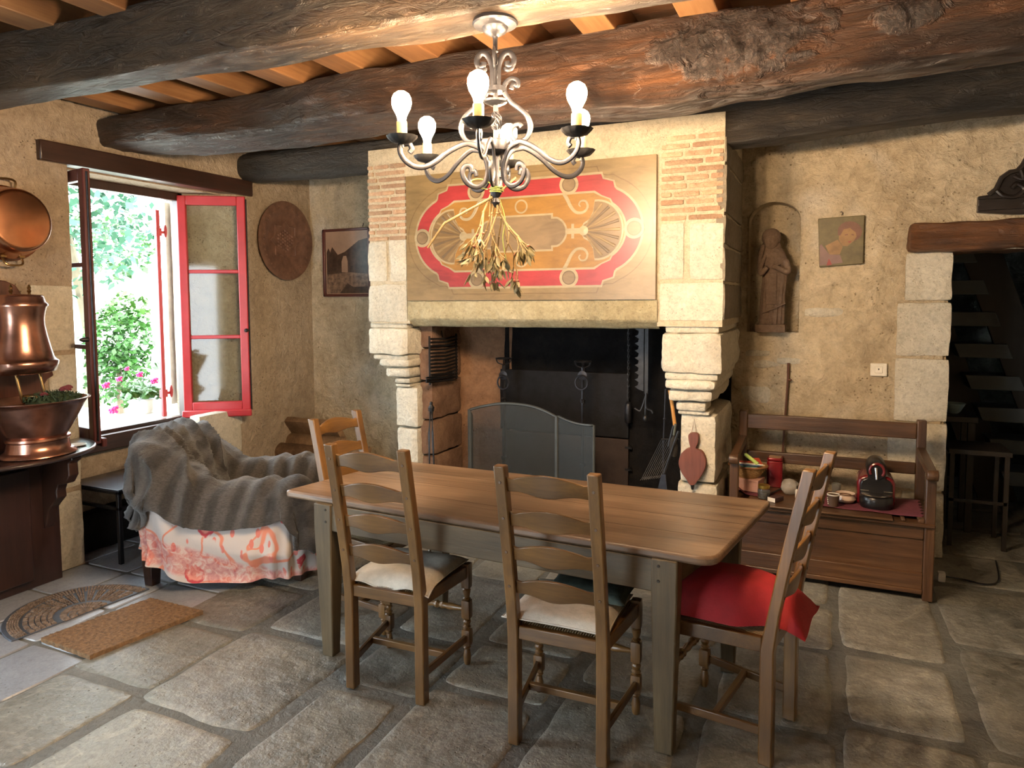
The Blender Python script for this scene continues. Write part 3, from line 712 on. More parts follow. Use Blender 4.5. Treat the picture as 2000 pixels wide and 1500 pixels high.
# shells at both ends
def shell(m, dy, k):
    return [(.375-k, 0)]+[(.36+.0, .05)]+[(.40+.02, .15+k)]+arcp((.47, 0), .205+k, 100, 0, 12, .215+k)
for sx in (1, -1):
    for (k, m, dy) in ((.012, 4, .0030), (0, 6, .0034)):
        up_ = [(.405-k, .0), (.415, .035+k), (.45, .055+k), (.475, .10+k), (.485, .165+k)]+arcp((.50, 0), .155+k, 95, 0, 12, .172+k)
        poly = up_+[(a, -b) for a, b in up_[::-1][1:-1]]
        pn.prism([(cx_+sx*a, cz_+b) for a, b in poly], YH-.022-dy, YH-.02, 'y', m)
    for i in range(9):   # flutes
        a = R(-78+156*i/8); tip = (.50+.145*math.cos(a), .16*math.sin(a)); st_ = (.425+.01*math.cos(a), .02*math.sin(a))
        mid = ((tip[0]+st_[0])/2-.02*abs(math.sin(a)), (tip[1]+st_[1])/2*1.0)
        c3 = crv([(st_[0], 0, st_[1]), (mid[0], 0, mid[1]*.8), (tip[0], 0, tip[1])], 6)
        pn.sweep([(cx_+sx*p.x, YH-.0252, cz_+p.z) for p in c3], .008, .0018, n=6, m=5 if i % 2 else 0, up=(0, 1, 0), rad=lambda t: .3+t)
    pn.lathe([(0, 0), (.028, 0), (.03, .004), (0, .006)], (0, 0, 0), 16, 4, M=Matrix.Translation((cx_+sx*.415, YH-.022, cz_)) @ Matrix.Rotation(PI/2, 4, 'X'))
    pn.box((cx_+(.30 if sx > 0 else -.39), YH-.0252, cz_-.017), (cx_+(.39 if sx > 0 else -.30), YH-.02, cz_+.017), 4)
    pn.box((cx_+sx*.345-.009, YH-.0254, cz_-.045), (cx_+sx*.345+.009, YH-.02, cz_+.045), 4)
# scrolls
for sx in (1, -1):
    for sz in (1, -1):
        sp = [(.29, .235), (.31, .20), (.335, .15), (.37, .115), (.415, .115), (.44, .145), (.43, .18), (.40, .185), (.385, .165), (.395, .15)]
        c3 = crv([(a, 0, b) for a, b in sp], 6)
        pn.sweep([(cx_+sx*p.x, YH-.0250, cz_+sz*p.z*.98) for p in c3], .009, .0018, n=6, m=4, up=(0, 1, 0), rad=lambda t: 1.4-t)
# roundels on the red band
zb = H_*.80-.037
rs = [(.42+.475-.075-.05+.0-.03, 0), (-(.42+.475-.075-.05-.03), 0)]
for (a, b) in [(.73, 0), (-.73, 0), (.32, .286), (-.32, .286), (.32, -.286), (-.32, -.286)]:
    for r, m, dy in ((.062, 4, .0040), (.044, 5, .0046), (.038, 3, .005)):
        pn.prism([(cx_+a+r*math.cos(2*PI*i/24), cz_+b+r*math.sin(2*PI*i/24)) for i in range(24)], YH-.022-dy, YH-.02, 'y', m)
for (a, b) in ((.0, .17), (0, -.17)):
    for r, m, dy in ((.045, 4, .0026), (.034, 2, .0027)):
        pn.prism([(cx_+a+r*math.cos(2*PI*i/24), cz_+b+r*math.sin(2*PI*i/24)) for i in range(24)], YH-.022-dy, YH-.02, 'y', m)
tag(pn.build('painted_panel', pmats, smooth=False), 'long painted panel with red scrollwork frame and shells on the chimney hood', 'painting')
# ---- fire screen
YS = 4.62
fs_ = thing('fire_screen', (P(1000, 900, Y=YS).x, YS, 0.1), 'grey mesh folding fire screen with arched centre, standing in the hearth', 'fire screen')
def yx(px, py, Y): p = P(px, py, Y=Y); return (p.x, p.z)
top = [(918, 800), (945, 793), (985, 788), (1030, 792), (1060, 801), (1086, 814)]
A = [yx(a, b, YS) for a, b in top]
fr_m = MB(); fr_m.sweep(crv([(A[0][0], YS, .1), (A[0][0], YS, A[0][1])]+[], 2)+crv([(a, YS, b) for a, b in A], 5)+[(A[-1][0], YS, .1)], .010, .008, n=6, up=(0, 1, 0))
B2 = [(A[-1][0]+.012, YS), P(1125, 827, Y=YS-.05), P(1160, 831, Y=YS-.1)]
q = [P(1088, 812, Y=YS), P(1110, 822, Y=YS-.03), P(1135, 829, Y=YS-.06), P(1160, 831, Y=YS-.1)]
fr_m.sweep([(q[0].x, q[0].y, .1)]+crv(q, 5)+[(q[-1].x, q[-1].y, .1)], .010, .008, n=6)
c0 = (A[0][0]-.004, YS)
ql = [Vector((A[0][0]-.012, YS+.005, A[0][1])), Vector((A[0][0]-.10, YS+.22, A[0][1]-.08))]
fr_m.sweep([(ql[0].x, ql[0].y, .1), ql[0], ql[1], (ql[1].x, ql[1].y, .1)], .010, .008, n=6)
fr_m.build('screen_frame', SCREENF, fs_)
def mesh_mat():
    m, nt, bs = nmat('wire_mesh'); bs.inputs['Base Color'].default_value = (.045, .052, .052, 1); bs.inputs['Roughness'].default_value = .6; bs.inputs['Metallic'].default_value = .3
    bs.inputs['Alpha'].default_value = .68; return m
MESHM = mesh_mat()
ms = MB()
cc = crv([(a, YS, b) for a, b in A], 5); vs = []
for p in cc: vs += [(p.x, YS+.002, .1), (p.x, YS+.002, p.z)]
ms.add(vs, [(2*i, 2*i+2, 2*i+3, 2*i+1) for i in range(len(cc)-1)])
cc = crv(q, 5); vs = []
for p in cc: vs += [(p.x, p.y+.002, .1), (p.x, p.y+.002, p.z)]
ms.add(vs, [(2*i, 2*i+2, 2*i+3, 2*i+1) for i in range(len(cc)-1)])
ms.add([(ql[0].x, ql[0].y, .1), (ql[1].x, ql[1].y, .1), ql[1], ql[0]], [(0, 1, 2, 3)])
ms.build('wire_mesh', MESHM, fs_, smooth=False)
# ---- andirons
YA = 4.82
for k, (px, ty, dy) in enumerate(((985, 700, 0), (1138, 706, 0))):
    b = P(px, 900, Y=YA); zt = P(px, ty, Y=YA).z
    an = thing('andiron', (b.x, YA, .1), ('left' if not k else 'right')+' iron andiron with ring and cup top behind the '+('arched screen panel' if not k else 'low screen panel'), 'andiron', group='pair of wrought iron andirons')
    m = MB(); m.sweep([(b.x, YA, .12), (b.x, YA, zt-.04)], .013, n=6); m.box((b.x-.018, YA-.018, .45), (b.x+.018, YA+.018, .47))
    if k == 0: m.lathe([(0, -.025), (.022, 0), (0, .025)], (b.x, YA, P(px, 778, Y=YA).z), 4)
    else: m.lathe([(0, -.018), (.018, -.012), (.02, .01), (0, .018)], (b.x, YA, P(px, 783, Y=YA).z), 8)
    m.lathe([(0, 0), (.03, .006), (.034, .014), (0, .02)], (0, 0, 0), 16, M=Matrix.Translation((b.x, YA, P(px, 733, Y=YA).z)) @ Matrix.Rotation(PI/2, 4, 'X'))
    m.build('post', IRONL, an)
    m = MB()
    m.sweep([(b.x-.13, YA-.04, .1), (b.x-.05, YA, .2), (b.x, YA, .22), (b.x+.05, YA, .2), (b.x+.13, YA-.04, .1)], .012, n=6); m.sweep([(b.x, YA, .17), (b.x, YB-.1, .17), (b.x, YB-.1, .1)], .012, n=6)
    m.build('foot', IRONL, an)
    m = MB(); rc = P(px-2, 747, Y=YA-.03)
    m.sweep([(rc.x+.045*math.cos(t*PI/14), YA-.035, rc.z+.05*math.sin(t*PI/14)) for t in range(28)], .0065, n=6, closed=True); m.build('ring', IRONL, an)
    m = MB(); m.sweep([(b.x+.058*math.cos(t*PI/12), YA+.058*math.sin(t*PI/12), zt) for t in range(24)], .005, n=6, closed=True)
    for t in range(4):
        a = t*PI/2+.4; m.sweep(crv([(b.x+.056*math.cos(a), YA+.056*math.sin(a), zt), (b.x+.045*math.cos(a), YA+.045*math.sin(a), zt-.03), (b.x+.01*math.cos(a), YA+.01*math.sin(a), zt-.045)], 4), .005, n=6)
    m.build('cup_rest', IRONL, an)
# ---- fireback plates
p0, p1, p2 = P(935, 719, Y=YB-.09), P(1228, 728, Y=YB-.09), P(1228, 858, Y=YB-.09)
fb3 = thing('fireback', ((p0.x+p1.x)/2, YB-.08, .1), 'sooty iron fireback plates lining the back of the hearth', 'fireback')
MB().box((p0.x, YB-.085, p2.z+.004), (p1.x, YB-.06, p0.z)).build('upper_plate', DARKIRON, fb3, bevel=.004)
MB().box((p0.x+.2, YB-.09, .1), (p1.x, YB-.06, p2.z-.004)).build('lower_plate', plain('rusty_iron', (.05, .035, .03), .6, .4, .5, 30), fb3, bevel=.004)
for py in (875, 918):
    c = P(1228, py, Y=YB-.1); m = MB(); m.lathe([(0, 0), (.015, 0), (.018, .02), (.008, .04), (0, .04)], (0, 0, 0), 10, M=Matrix.Translation((c.x, YB-.06, c.z)) @ Matrix.Rotation(PI/2, 4, 'X')); m.box((c.x-.03, YB-.095, c.z-.008), (c.x+.02, YB-.085, c.z+.008)); m.build('hinge_pin', DARKIRON, fb3)
# ---- ratchet pot hook, counterweight
YK = 4.85
k0, k1 = P(1258, 660, Y=YK), P(1264, 770, Y=YK)
pk = thing('pot_hook', (k0.x, YK, k1.z), 'black iron ratchet pot hook hanging in the right of the hearth', 'pot hook')
m = MB(); m.box((k0.x+.006, YK-.004, k1.z), (k0.x+.03, YK+.004, 1.9)); pts = [(k0.x-.05, 1.9), (k0.x-.045, 1.2)]
poly = [(k0.x, 1.9), (k0.x-.035, 1.9)]; z = 1.5
while z > k1.z+.03: poly += [(k0.x-.04, z), (k0.x-.062, z-.01), (k0.x-.035, z-.028)]; z -= .05
poly += [(k0.x, k1.z+.02)]
m.prism(poly, YK-.006, YK-.002, 'y'); m.build('ratchet_bar', IRON, pk, smooth=False)
m = MB(); kk = P(1262, 800, Y=YK)
m.sweep(crv([(k0.x+.02, YK-.01, k1.z), (kk.x-.03, YK-.02, kk.z+.0), (kk.x-.06, YK-.02, kk.z-.0), (kk.x-.075, YK-.02, kk.z+.01)], 5), .007, n=6)
m.sweep(crv([(k0.x+.02, YK-.01, k1.z), (kk.x+.005, YK-.02, kk.z+.02), (kk.x+.04, YK-.02, kk.z), (kk.x+.05, YK-.02, kk.z-.02)], 5), .007, n=6)
m.sweep(crv([(k0.x+.02, YK-.01, k1.z+.01), (kk.x, YK-.02, kk.z), (kk.x, YK-.02, kk.z-.05)], 5), .007, n=6); m.ball((kk.x, YK-.02, kk.z-.06), (.018, .018, .028), 10)
m.build('hook', IRON, pk)
c = P(1227, 803, Y=YB-.14)
cw = thing('counterweight', (c.x, YB-.14, c.z), 'cylindrical iron counterweight on a chain at the back of the hearth', 'weight')
m = MB(); m.lathe([(0, -.08), (.02, -.085), (.026, -.07), (.026, .045), (.02, .06), (.006, .07), (0, .075)], (c.x, c.y, c.z), 14); m.build('weight', IRONL, cw)
m = MB(); z = c.z+.07
i = 0
while z < 1.9:
    m.sweep([(c.x+(.007*math.cos(t*PI/4) if i % 2 else 0), c.y+(0 if i % 2 else .007*math.cos(t*PI/4)), z+.012+.013*math.sin(t*PI/4)) for t in range(8)], .0028, n=4, closed=True); z += .021; i += 1
m.build('chain', IRON, cw)
# ---- tools at left pier
tl = P(845, 790, Y=YH+.16); yT = YH+.14
ft = thing('fire_tongs', (tl.x, yT, 0), 'black twisted iron fire tongs leaning on the left pier of the fireplace', 'fire tongs')
for sx, nm in ((-1, 'leg'), (1, 'leg')):
    m = MB(); bx = P(852+sx*6, 930, Y=yT-.05).x
    m.sweep([(tl.x+sx*.006, yT, tl.z-.03), (tl.x+sx*.014, yT-.01, tl.z-.2), (bx, yT-.10, .1)], .0065, .0065, n=4, twist=20); m.build(nm, IRON, ft)
m = MB(); m.ball((tl.x, yT, tl.z+.012), .012, 10); m.lathe([(0, -.05), (.02, -.045), (.024, -.02), (.01, 0), (.008, .01)], (tl.x, yT, tl.z), 8); m.build('handle', IRON, ft)
# hanging gridiron on the left reveal
gr = thing('gridiron', (plB+.12, YH+.4, 1.2), 'ridged black iron gridiron hanging inside the left of the fireplace', 'gridiron')
gx = plB+.125
ga, gb = P(840, 662, X=gx), P(893, 735, X=gx)
m = MB(); n_ = 13
for i in range(n_):
    z = ga.z-.0+(gb.z-ga.z)*i/(n_-1); m.sweep([(gx, ga.y, z), (gx+.01, (ga.y+gb.y)/2, z-.01), (gx, gb.y, z)], .007, n=6)
m.build('bars', DARKIRON, gr)
for y_ in (ga.y, gb.y): m = MB(); m.sweep([(gx-.006, y_, ga.z+.02), (gx-.006, y_, gb.z-.02)], .007, n=6); m.build('side_bar', DARKIRON, gr)
m = MB(); m.sweep([(gx-.01, (ga.y+gb.y)/2, ga.z+.0), (gx-.02, (ga.y+gb.y)/2, ga.z+.05)], .004, n=6); m.build('hook', DARKIRON, gr)
hr = thing('iron_rack', (gx, ga.y, gb.z-.06), 'small rack of iron hooks under the gridiron in the fireplace', 'rack')
m = MB()
for k in range(3):
    a, b = P(830, 738+k*4, X=gx), P(886, 728+k*7, X=gx); m.sweep([(gx+.01, a.y, a.z), (gx+.01, b.y, b.z)], .006, n=6)
m.ball((gx+.01, P(883, 728, X=gx).y, P(883, 728, X=gx).z), .012, 8)
m.build('bars', DARKIRON, hr)
# ---- tools at right pier
yR = YH+.13
def tool(name, label, cat): return thing(name, (P(1310, 940, Y=yR).x, yR, 0), label, cat)
rk = tool('leaf_rake', 'fan rake with thin tines and orange wooden handle beside the right pier', 'rake')
a, b, c = P(1312, 785, Y=yR), P(1318, 830, Y=yR), P(1306, 872, Y=yR)
m = MB(); m.sweep([P(1308, 762, Y=yR), a, b], .011, n=10); m.build('handle', plain('orange_wood', (.50, .24, .06), .4), rk)
m = MB(); m.sweep([b, (b.x-.01, yR, b.z-.02), c], .009, n=8, rad=lambda t: 1.2-.3*t)
m.build('shaft', IRON, rk)
m = MB(); ap = P(1318, 858, Y=yR+.02)
for i in range(10):
    t = i/9; e = P(1254+36*t, 934-4*t, Y=yR-.02*t); s_ = P(1292+34*t, 858, Y=yR+.01); m.sweep([s_, e, (e.x-.01, e.y-.01, e.z-.012)], .002, n=5)
m.sweep([P(1292, 858, Y=yR+.01), P(1326, 858, Y=yR+.01)], .006, n=6); m.sweep([P(1254, 934, Y=yR), P(1290, 930, Y=yR)], .006, n=6)
m.build('tines', IRON, rk)
pk2 = tool('poker', 'long thin iron poker leaning behind the rake', 'poker')
m = MB(); m.sweep([P(1300, 760, Y=yR+.05), P(1298, 815, Y=yR+.05), P(1296, 860, Y=yR+.05), (P(1296, 860, Y=yR).x, yR, .11)], .0055, n=6); m.ball(P(1298, 818, Y=yR+.05), .009, 8); m.build('rod', IRONL, pk2)
sv = tool('ash_shovel', 'dark iron ash shovel with its blade down, in front of the rake', 'shovel')
m = MB(); m.sweep([P(1325, 842, Y=yR-.05), P(1312, 880, Y=yR-.05), P(1297, 925, Y=yR-.06)], .007, n=8); m.build('handle', IRON, sv)
m = MB(); e = P(1297, 925, Y=yR-.06); f = P(1284, 965, Y=yR-.08)
m.prism([(e.x-.012, e.z), (e.x+.012, e.z), (f.x+.06, f.z), (f.x-.01, f.z-.02)], yR-.08, yR-.072, 'y'); m.build('blade', IRONL, sv)
br = tool('hand_brush', 'dark bristled hearth brush hanging head down by the right pier', 'brush')
m = MB(); g = P(1316, 850, Y=yR-.02); m.lathe([(.004, .0), (.02, -.03), (.026, -.08), (.018, -.13), (0, -.14)], (g.x, g.y, g.z), 12); m.build('bristles', plain('dark_bristle', (.02, .018, .015), .9, 0, .8, 200), br)
m = MB(); m.sweep([g, (g.x+.01, g.y, g.z+.07)], .007, n=8); m.build('handle', plain('green_grey_handle', (.08, .09, .07), .5), br)
# bellows on the right pier
yb_ = YH+.095; bt = P(1355, 842, Y=yb_); bb = P(1353, 955, Y=yb_)
bw = thing('bellows', (bt.x, yb_, bb.z), 'red-brown wooden bellows hanging from a cord on the right pier', 'bellows')
prof = [(1347, 846), (1364, 846), (1365, 862), (1361, 874), (1372, 880), (1379, 893), (1380, 908), (1373, 925), (1362, 940), (1358, 945), (1349, 945), (1343, 936), (1332, 920), (1327, 903), (1331, 886), (1341, 876), (1349, 872), (1347, 862)]
cc = crv([(P(a, b, Y=yb_).x, 0, P(a, b, Y=yb_).z) for a, b in prof], 4, True)
BELW = wood('bellows_wood', [(.10, .03, .02), (.19, .06, .035), (.27, .10, .06)], 'z', 1., .4, .15)
m = MB(); m.prism([(p.x, p.z) for p in cc], yb_-.03, yb_-.018, 'y'); m.build('front_board', BELW, bw, bevel=.003)
m = MB(); m.prism([(p.x, p.z) for p in cc], yb_-.0, yb_+.008, 'y'); m.build('back_board', BELW, bw, bevel=.003)
ccx, ccz = sum(p.x for p in cc)/len(cc), sum(p.z for p in cc)/len(cc)
m = MB(); m.prism([(ccx+(p.x-ccx)*.94, ccz+(p.z-ccz)*.9) for p in cc], yb_-.019, yb_+.001, 'y'); m.build('leather_side', plain('dark_leather', (.05, .02, .015), .6), bw)
m = MB(); m.sweep([(bb.x, yb_-.012, P(1353, 940, Y=yb_).z), (bb.x, yb_-.012, bb.z)], .013, n=10, rad=lambda t: 1.1-.55*t); m.build('nozzle', IRON, bw)
m = MB(); nl = P(1356, 818, Y=yb_+.01); m.sweep([(bt.x-.012, yb_-.01, bt.z-.02), nl, (bt.x+.018, yb_-.01, bt.z-.02)], .0022, n=5); m.build('cord', plain('brown_cord', (.18, .09, .04), .8), bw)
# ---- wall things on the back wall
YW = YB-.02
# statue in the niche
sb_ = P(1508, 645, Y=YB-.03); st_ = P(1508, 447, Y=YB-.03); sh_ = st_.z-sb_.z
STAT = masonry('carved_brown_stone', [(.11, .07, .05), (.17, .115, .08), (.23, .16, .115)], 12., bmp=.5)
stt = thing('statue', (sb_.x, YB-.02, nz0), 'carved stone statue of a robed figure standing in the wall niche', 'statue')
def SP(px, py): p = P(px, py, Y=YB-.03); return p.x, p.z
m = MB(); a, b = SP(1476, 645), SP(1535, 633); m.rough((a[0], YB-.11, nz0), (b[0], YB+.10, b[1]), (8, 6, 3), .008, .003, 10.); m.build('plinth', STAT, stt)
rows = [(633, 1482, 1531), (610, 1483, 1533), (580, 1485, 1534), (545, 1489, 1538), (520, 1490, 1540), (508, 1488, 1538), (495, 1487, 1534), (487, 1489, 1529), (481, 1493, 1524)]
m = MB()
def fn(u, v):
    k = v*(len(rows)-1); i = min(int(k), len(rows)-2); t = k-i
    py, l, r_ = [rows[i][j]*(1-t)+rows[i+1][j]*t for j in range(3)]
    x0_, z_ = SP(l, py); x1_, _ = SP(r_, py); c_, h_ = (x0_+x1_)/2, (x1_-x0_)/2
    a = 2*PI*u; dpt = .055*(1-.3*v)
    g = 1+.08*math.cos(a*16)*max(0, .5-v)*2.2*(1 if math.sin(a) < 0 else 0)
    return Vector((c_+h_*math.cos(a)*g, YB-.03+dpt*math.sin(a)*g+.003*N((a, v*9, 0), 2), z_))
m.grid(fn, 64, 40, cu=True)
for (l, r_, py0, py1) in ((1496, 1519, 533, 595),):   # front panel of the robe
    x0_, z0_ = SP(l, py1); x1_, z1_ = SP(r_, py0); m.rough((x0_, YB-.092, z0_), (x1_, YB-.05, z1_), (6, 2, 10), .008, .002, 12.)
def limb(pts, r): m.sweep(crv([(SP(a, b)[0], YB-.03-d, SP(a, b)[1]) for a, b, d in pts], 5), r, n=10, rad=lambda t: 1-.25*t)
limb([(1535, 510, .02), (1540, 530, .05), (1527, 527, .07), (1510, 520, .08)], .022)
limb([(1494, 500, .02), (1487, 520, .05), (1488, 535, .06), (1500, 522, .075)], .020)
limb([(1491, 480, .03), (1486, 500, .04), (1485, 525, .045), (1489, 532, .05)], .019)
limb([(1512, 522, .085), (1524, 516, .075)], .008)
m.sweep(crv([(SP(1489, 611)[0], YB-.085, SP(1489, 611)[1]), (SP(1510, 603)[0], YB-.1, SP(1510, 603)[1]), (SP(1534, 592)[0], YB-.08, SP(1534, 592)[1])], 5), .006, n=6)
m.build('robed_body', STAT, stt)
m = MB(); hx, hz = SP(1507, 468); hr_ = .045
m.ball((hx, YB-.055, hz-.004), (.050, .048, .066), 20); m.ball((hx+.0, YB-.045, hz+.012), (.062, .048, .062), 20); m.ball((hx, YB-.035, hz-.05), (.062, .04, .06), 16)
m.ball((hx-.001, YB-.10, hz-.01), (.007, .010, .014), 8); m.ball((hx-.016, YB-.094, hz+.004), (.009, .005, .005), 8); m.ball((hx+.016, YB-.094, hz+.004), (.009, .005, .005), 8)
m.ball((hx, YB-.094, hz-.028), (.013, .006, .005), 8); m.sweep([(hx, YB-.04, hz-.04), (hx+.005, YB-.035, hz-.09)], .028, n=12)
m.build('head', STAT, stt)
# small icon painting
q4 = [P(a, b, Y=YB-.03) for a, b in ((1600, 522), (1686, 515), (1689, 420), (1598, 427))]
ic = thing('small_painting', (q4[0].x+.1, YB-.02, q4[0].z), 'small square unframed painting of a haloed head on the right wall', 'painting')
m = MB(); m.prism([(p.x, p.z) for p in q4], YB-.032, YB-.008, 'y'); m.build('board', plain('icon_olive', (.11, .085, .032), .5, 0, .2, 60, .3), ic, bevel=.004)
def IP(px, py): p = P(px, py, Y=YB-.034); return (p.x, p.z)
m = MB(); k = 0
def shp(pts, mi, dy): m.prism([IP(a, b) for a, b in pts], YB-.0335-dy, YB-.031, 'y', mi)
shp([(1601, 519), (1601, 480), (1604, 477), (1620, 497), (1641, 498), (1646, 513)], 3, 0)
shp([(1660+24*math.cos(t*PI/8)*1.0, 452+20*math.sin(t*PI/8)) for t in range(16)], 0, .0004)
shp([(1612, 480), (1636, 468), (1646, 482), (1640, 497), (1620, 497)], 1, .0006)
shp([(1640, 449), (1650, 442), (1662, 442), (1670, 450), (1673, 462), (1668, 470), (1664, 474), (1655, 481), (1645, 480), (1638, 468)], 1, .0008)
shp([(1636, 459), (1638, 444), (1650, 434), (1666, 437), (1675, 448), (1670, 453), (1660, 445), (1648, 448), (1641, 460)], 0, .0012)
shp([(1650, 458), (1656, 457), (1656, 459), (1650, 460)], 0, .0012); shp([(1663, 457), (1668, 458), (1668, 460), (1663, 459)], 0, .0012); shp([(1655, 472), (1663, 471), (1660, 474)], 2, .0012)
shp([(1614, 519), (1619, 505), (1625, 517)], 2, .001)
m.build('painted_figure', [plain('icon_brown', (.14, .06, .035), .5, 0, 0, 40, .3), plain('icon_gold', (.23, .125, .045), .5, 0, 0, 40, .3), plain('icon_red', (.25, .03, .03), .5), plain('icon_mauve', (.18, .10, .085), .5)], ic, smooth=False)
m = MB(); n_ = P(1644, 417, Y=YB-.01); m.sweep([(n_.x-.008, YB-.01, n_.z+.008), (n_.x, YB-.015, n_.z+.012), (n_.x+.006, YB-.015, n_.z), (n_.x, YB-.015, n_.z-.012)], .0025, n=5); m.build('hook', IRON, ic)
# light switch
c = P(1716, 722, Y=YB-.01)
sw = thing('light_switch', (c.x, YB-.01, c.z), 'white light switch plate on the wall above the bench', 'switch')
m = MB(); m.box((c.x-.048, YB-.022, c.z-.042), (c.x+.048, YB-.004, c.z+.042)); m.build('plate', plain('switch_white', (.72, .68, .58), .35), sw, bevel=.006)
m = MB(); m.box((c.x-.022, YB-.027, c.z-.022), (c.x+.022, YB-.02, c.z+.022)); m.build('rocker', plain('switch_white', (.72, .68, .58), .35), sw, bevel=.003)
m = MB(); m.ball((c.x, YB-.028, c.z+.004), (.004, .001, .006), 8); m.build('marking', IRON, sw)
# rusty rod
r0, r1 = P(1540, 709, Y=YB-.025), P(1527, 905, Y=YB-.06)
m = MB(); m.sweep([r0, P(1539, 740, Y=YB-.03), r1, (r1.x-.02, YB-.2, .02)], .0085, n=8, rad=lambda t: 1-.35*t); m.ball(P(1543, 742, Y=YB-.04), (.014, .01, .008), 8)
tag(m.build('iron_rod', plain('rusty_rod', (.13, .06, .04), .6, .4, .4, 60)), 'long rusty iron rod leaning on the wall behind the bench', 'rod')
# dark carved pediment above the doorway
CW = wood('carved_black_wood', [(.008, .006, .006), (.022, .016, .014), (.04, .03, .026)], 'x', 1., .35, .2)
cr0 = P(1910, 405, Y=YB-.05)
crs = thing('carved_pediment', (cr0.x+.35, YB-.03, cr0.z), 'dark carved wooden pediment with scrolls above the doorway lintel', 'carving')
cw_, zb_ = .42, cr0.z
cxx = cr0.x+cw_
m = MB(); pts = [(-cw_, -.03), (-cw_, .065), (-.37, .07), (-.335, .10), (-.31, .165), (-.27, .195), (-.235, .20), (-.21, .23), (-.19, .275), (-.165, .30), (-.12, .315), (-.06, .34), (0, .40)]
pl = pts+[(-a, b) for a, b in pts[::-1][1:]]+[(.25, -.05), (0, -.06), (-.25, -.05)]
m.prism([(cxx+a, zb_+b) for a, b in pl], YB-.05, YB-.005, 'y'); m.build('back_board', CW, crs, bevel=.004)
m = MB()
for s in (-1, 1):
    m.sweep([(cxx+s*a, YB-.058, zb_+b) for a, b in [(-x, y) for x, y in pts[2:]]], .014, n=8)
    m.sweep(crv([(cxx-s*.33, YB-.06, zb_+.09), (cxx-s*.30, YB-.065, zb_+.06), (cxx-s*.24, YB-.065, zb_+.05), (cxx-s*.20, YB-.065, zb_+.09), (cxx-s*.235, YB-.065, zb_+.125), (cxx-s*.26, YB-.065, zb_+.10)], 6), .013, n=8)
    m.sweep(crv([(cxx-s*.25, YB-.06, zb_+.17), (cxx-s*.21, YB-.065, zb_+.15), (cxx-s*.22, YB-.065, zb_+.20)], 6), .012, n=8)
    for k in range(5): m.ball((cxx-s*(.06+.035*k), YB-.06, zb_+.13+.02*math.sin(k*2)), (.022, .016, .018), 10)
    m.sweep(crv([(cxx-s*.1, YB-.06, zb_+.03), (cxx-s*.2, YB-.065, zb_+.0), (cxx-s*.14, YB-.065, zb_+.05), (cxx-s*.08, YB-.06, zb_+.07)], 6), .011, n=8)
m.ball((cxx, YB-.06, zb_+.25), (.05, .025, .06), 14); m.ball((cxx, YB-.06, zb_+.38), (.03, .02, .04), 12)
m.box((cxx-cw_-.004, YB-.075, zb_-.02), (cxx+cw_+.004, YB-.045, zb_+.006)); m.box((cxx-cw_-.004, YB-.07, zb_+.045), (cxx+cw_+.004, YB-.045, zb_+.06))
m.build('carved_relief', CW, crs)
# picture on the back wall left of the hood
a, b = P(632, 449, Y=YB-.02), P(716, 579, Y=YB-.02); pw = .50
pf = thing('framed_picture', (a.x+pw/2, YB-.02, b.z), 'framed sepia picture of ruined arches half hidden by the chimney hood', 'picture')
m = MB(); t = .022
x0_, x1_, z0_, z1_ = a.x, a.x+pw, b.z, a.z
for bx in (((x0_, z0_), (x0_+t, z1_)), ((x1_-t, z0_), (x1_, z1_)), ((x0_, z1_-t), (x1_, z1_)), ((x0_, z0_), (x1_, z0_+t))): m.box((bx[0][0], YB-.045, bx[0][1]), (bx[1][0], YB-.008, bx[1][1]))
m.build('picture_frame', wood('red_frame', [(.06, .012, .01), (.12, .03, .02)], 'x', 1., .3, .1, coat=.4), pf, bevel=.004)
m = MB(); m.box((x0_+t, YB-.022, z0_+t), (x1_-t, YB-.01, z1_-t), 0)
def q2(u, v): return (x0_+pw*u, z0_+(z1_-z0_)*v)
def sp_(pts, mi, dy): m.prism([q2(u, v) for u, v in pts], YB-.0225-dy, YB-.021, 'y', mi)
sp_([(.06, .05), (.94, .05), (.94, .85), (.75, .82), (.45, .66), (.30, .62), (.24, .68), (.18, .74), (.14, .66), (.10, .72), (.06, .66)], 1, .0003)
sp_([(.06, .05), (.94, .05), (.94, .33), (.5, .36), (.06, .33)], 2, .0006)
sp_([(.38, .36), (.38, .52), (.42, .60), (.48, .60), (.51, .52), (.51, .36)], 0, .0009)
sp_([(.33, .05), (.94, .05), (.94, .15), (.62, .14), (.5, .2)], 1, .0009)
m.build('print', [plain('sepia_sky', (.33, .21, .14), .3, 0, 0, 20, .2), plain('sepia_dark', (.05, .03, .02), .3, 0, 0, 60, .6), plain('sepia_ground', (.16, .10, .065), .3, 0, 0, 90, .7)], pf, smooth=False)
m = MB(); n_ = P(708, 438, Y=YB-.02); m.sweep([(n_.x, YB-.01, n_.z+.01), (n_.x+.008, YB-.02, n_.z), (n_.x, YB-.02, n_.z-.02)], .003, n=5); m.build('hook', IRON, pf)
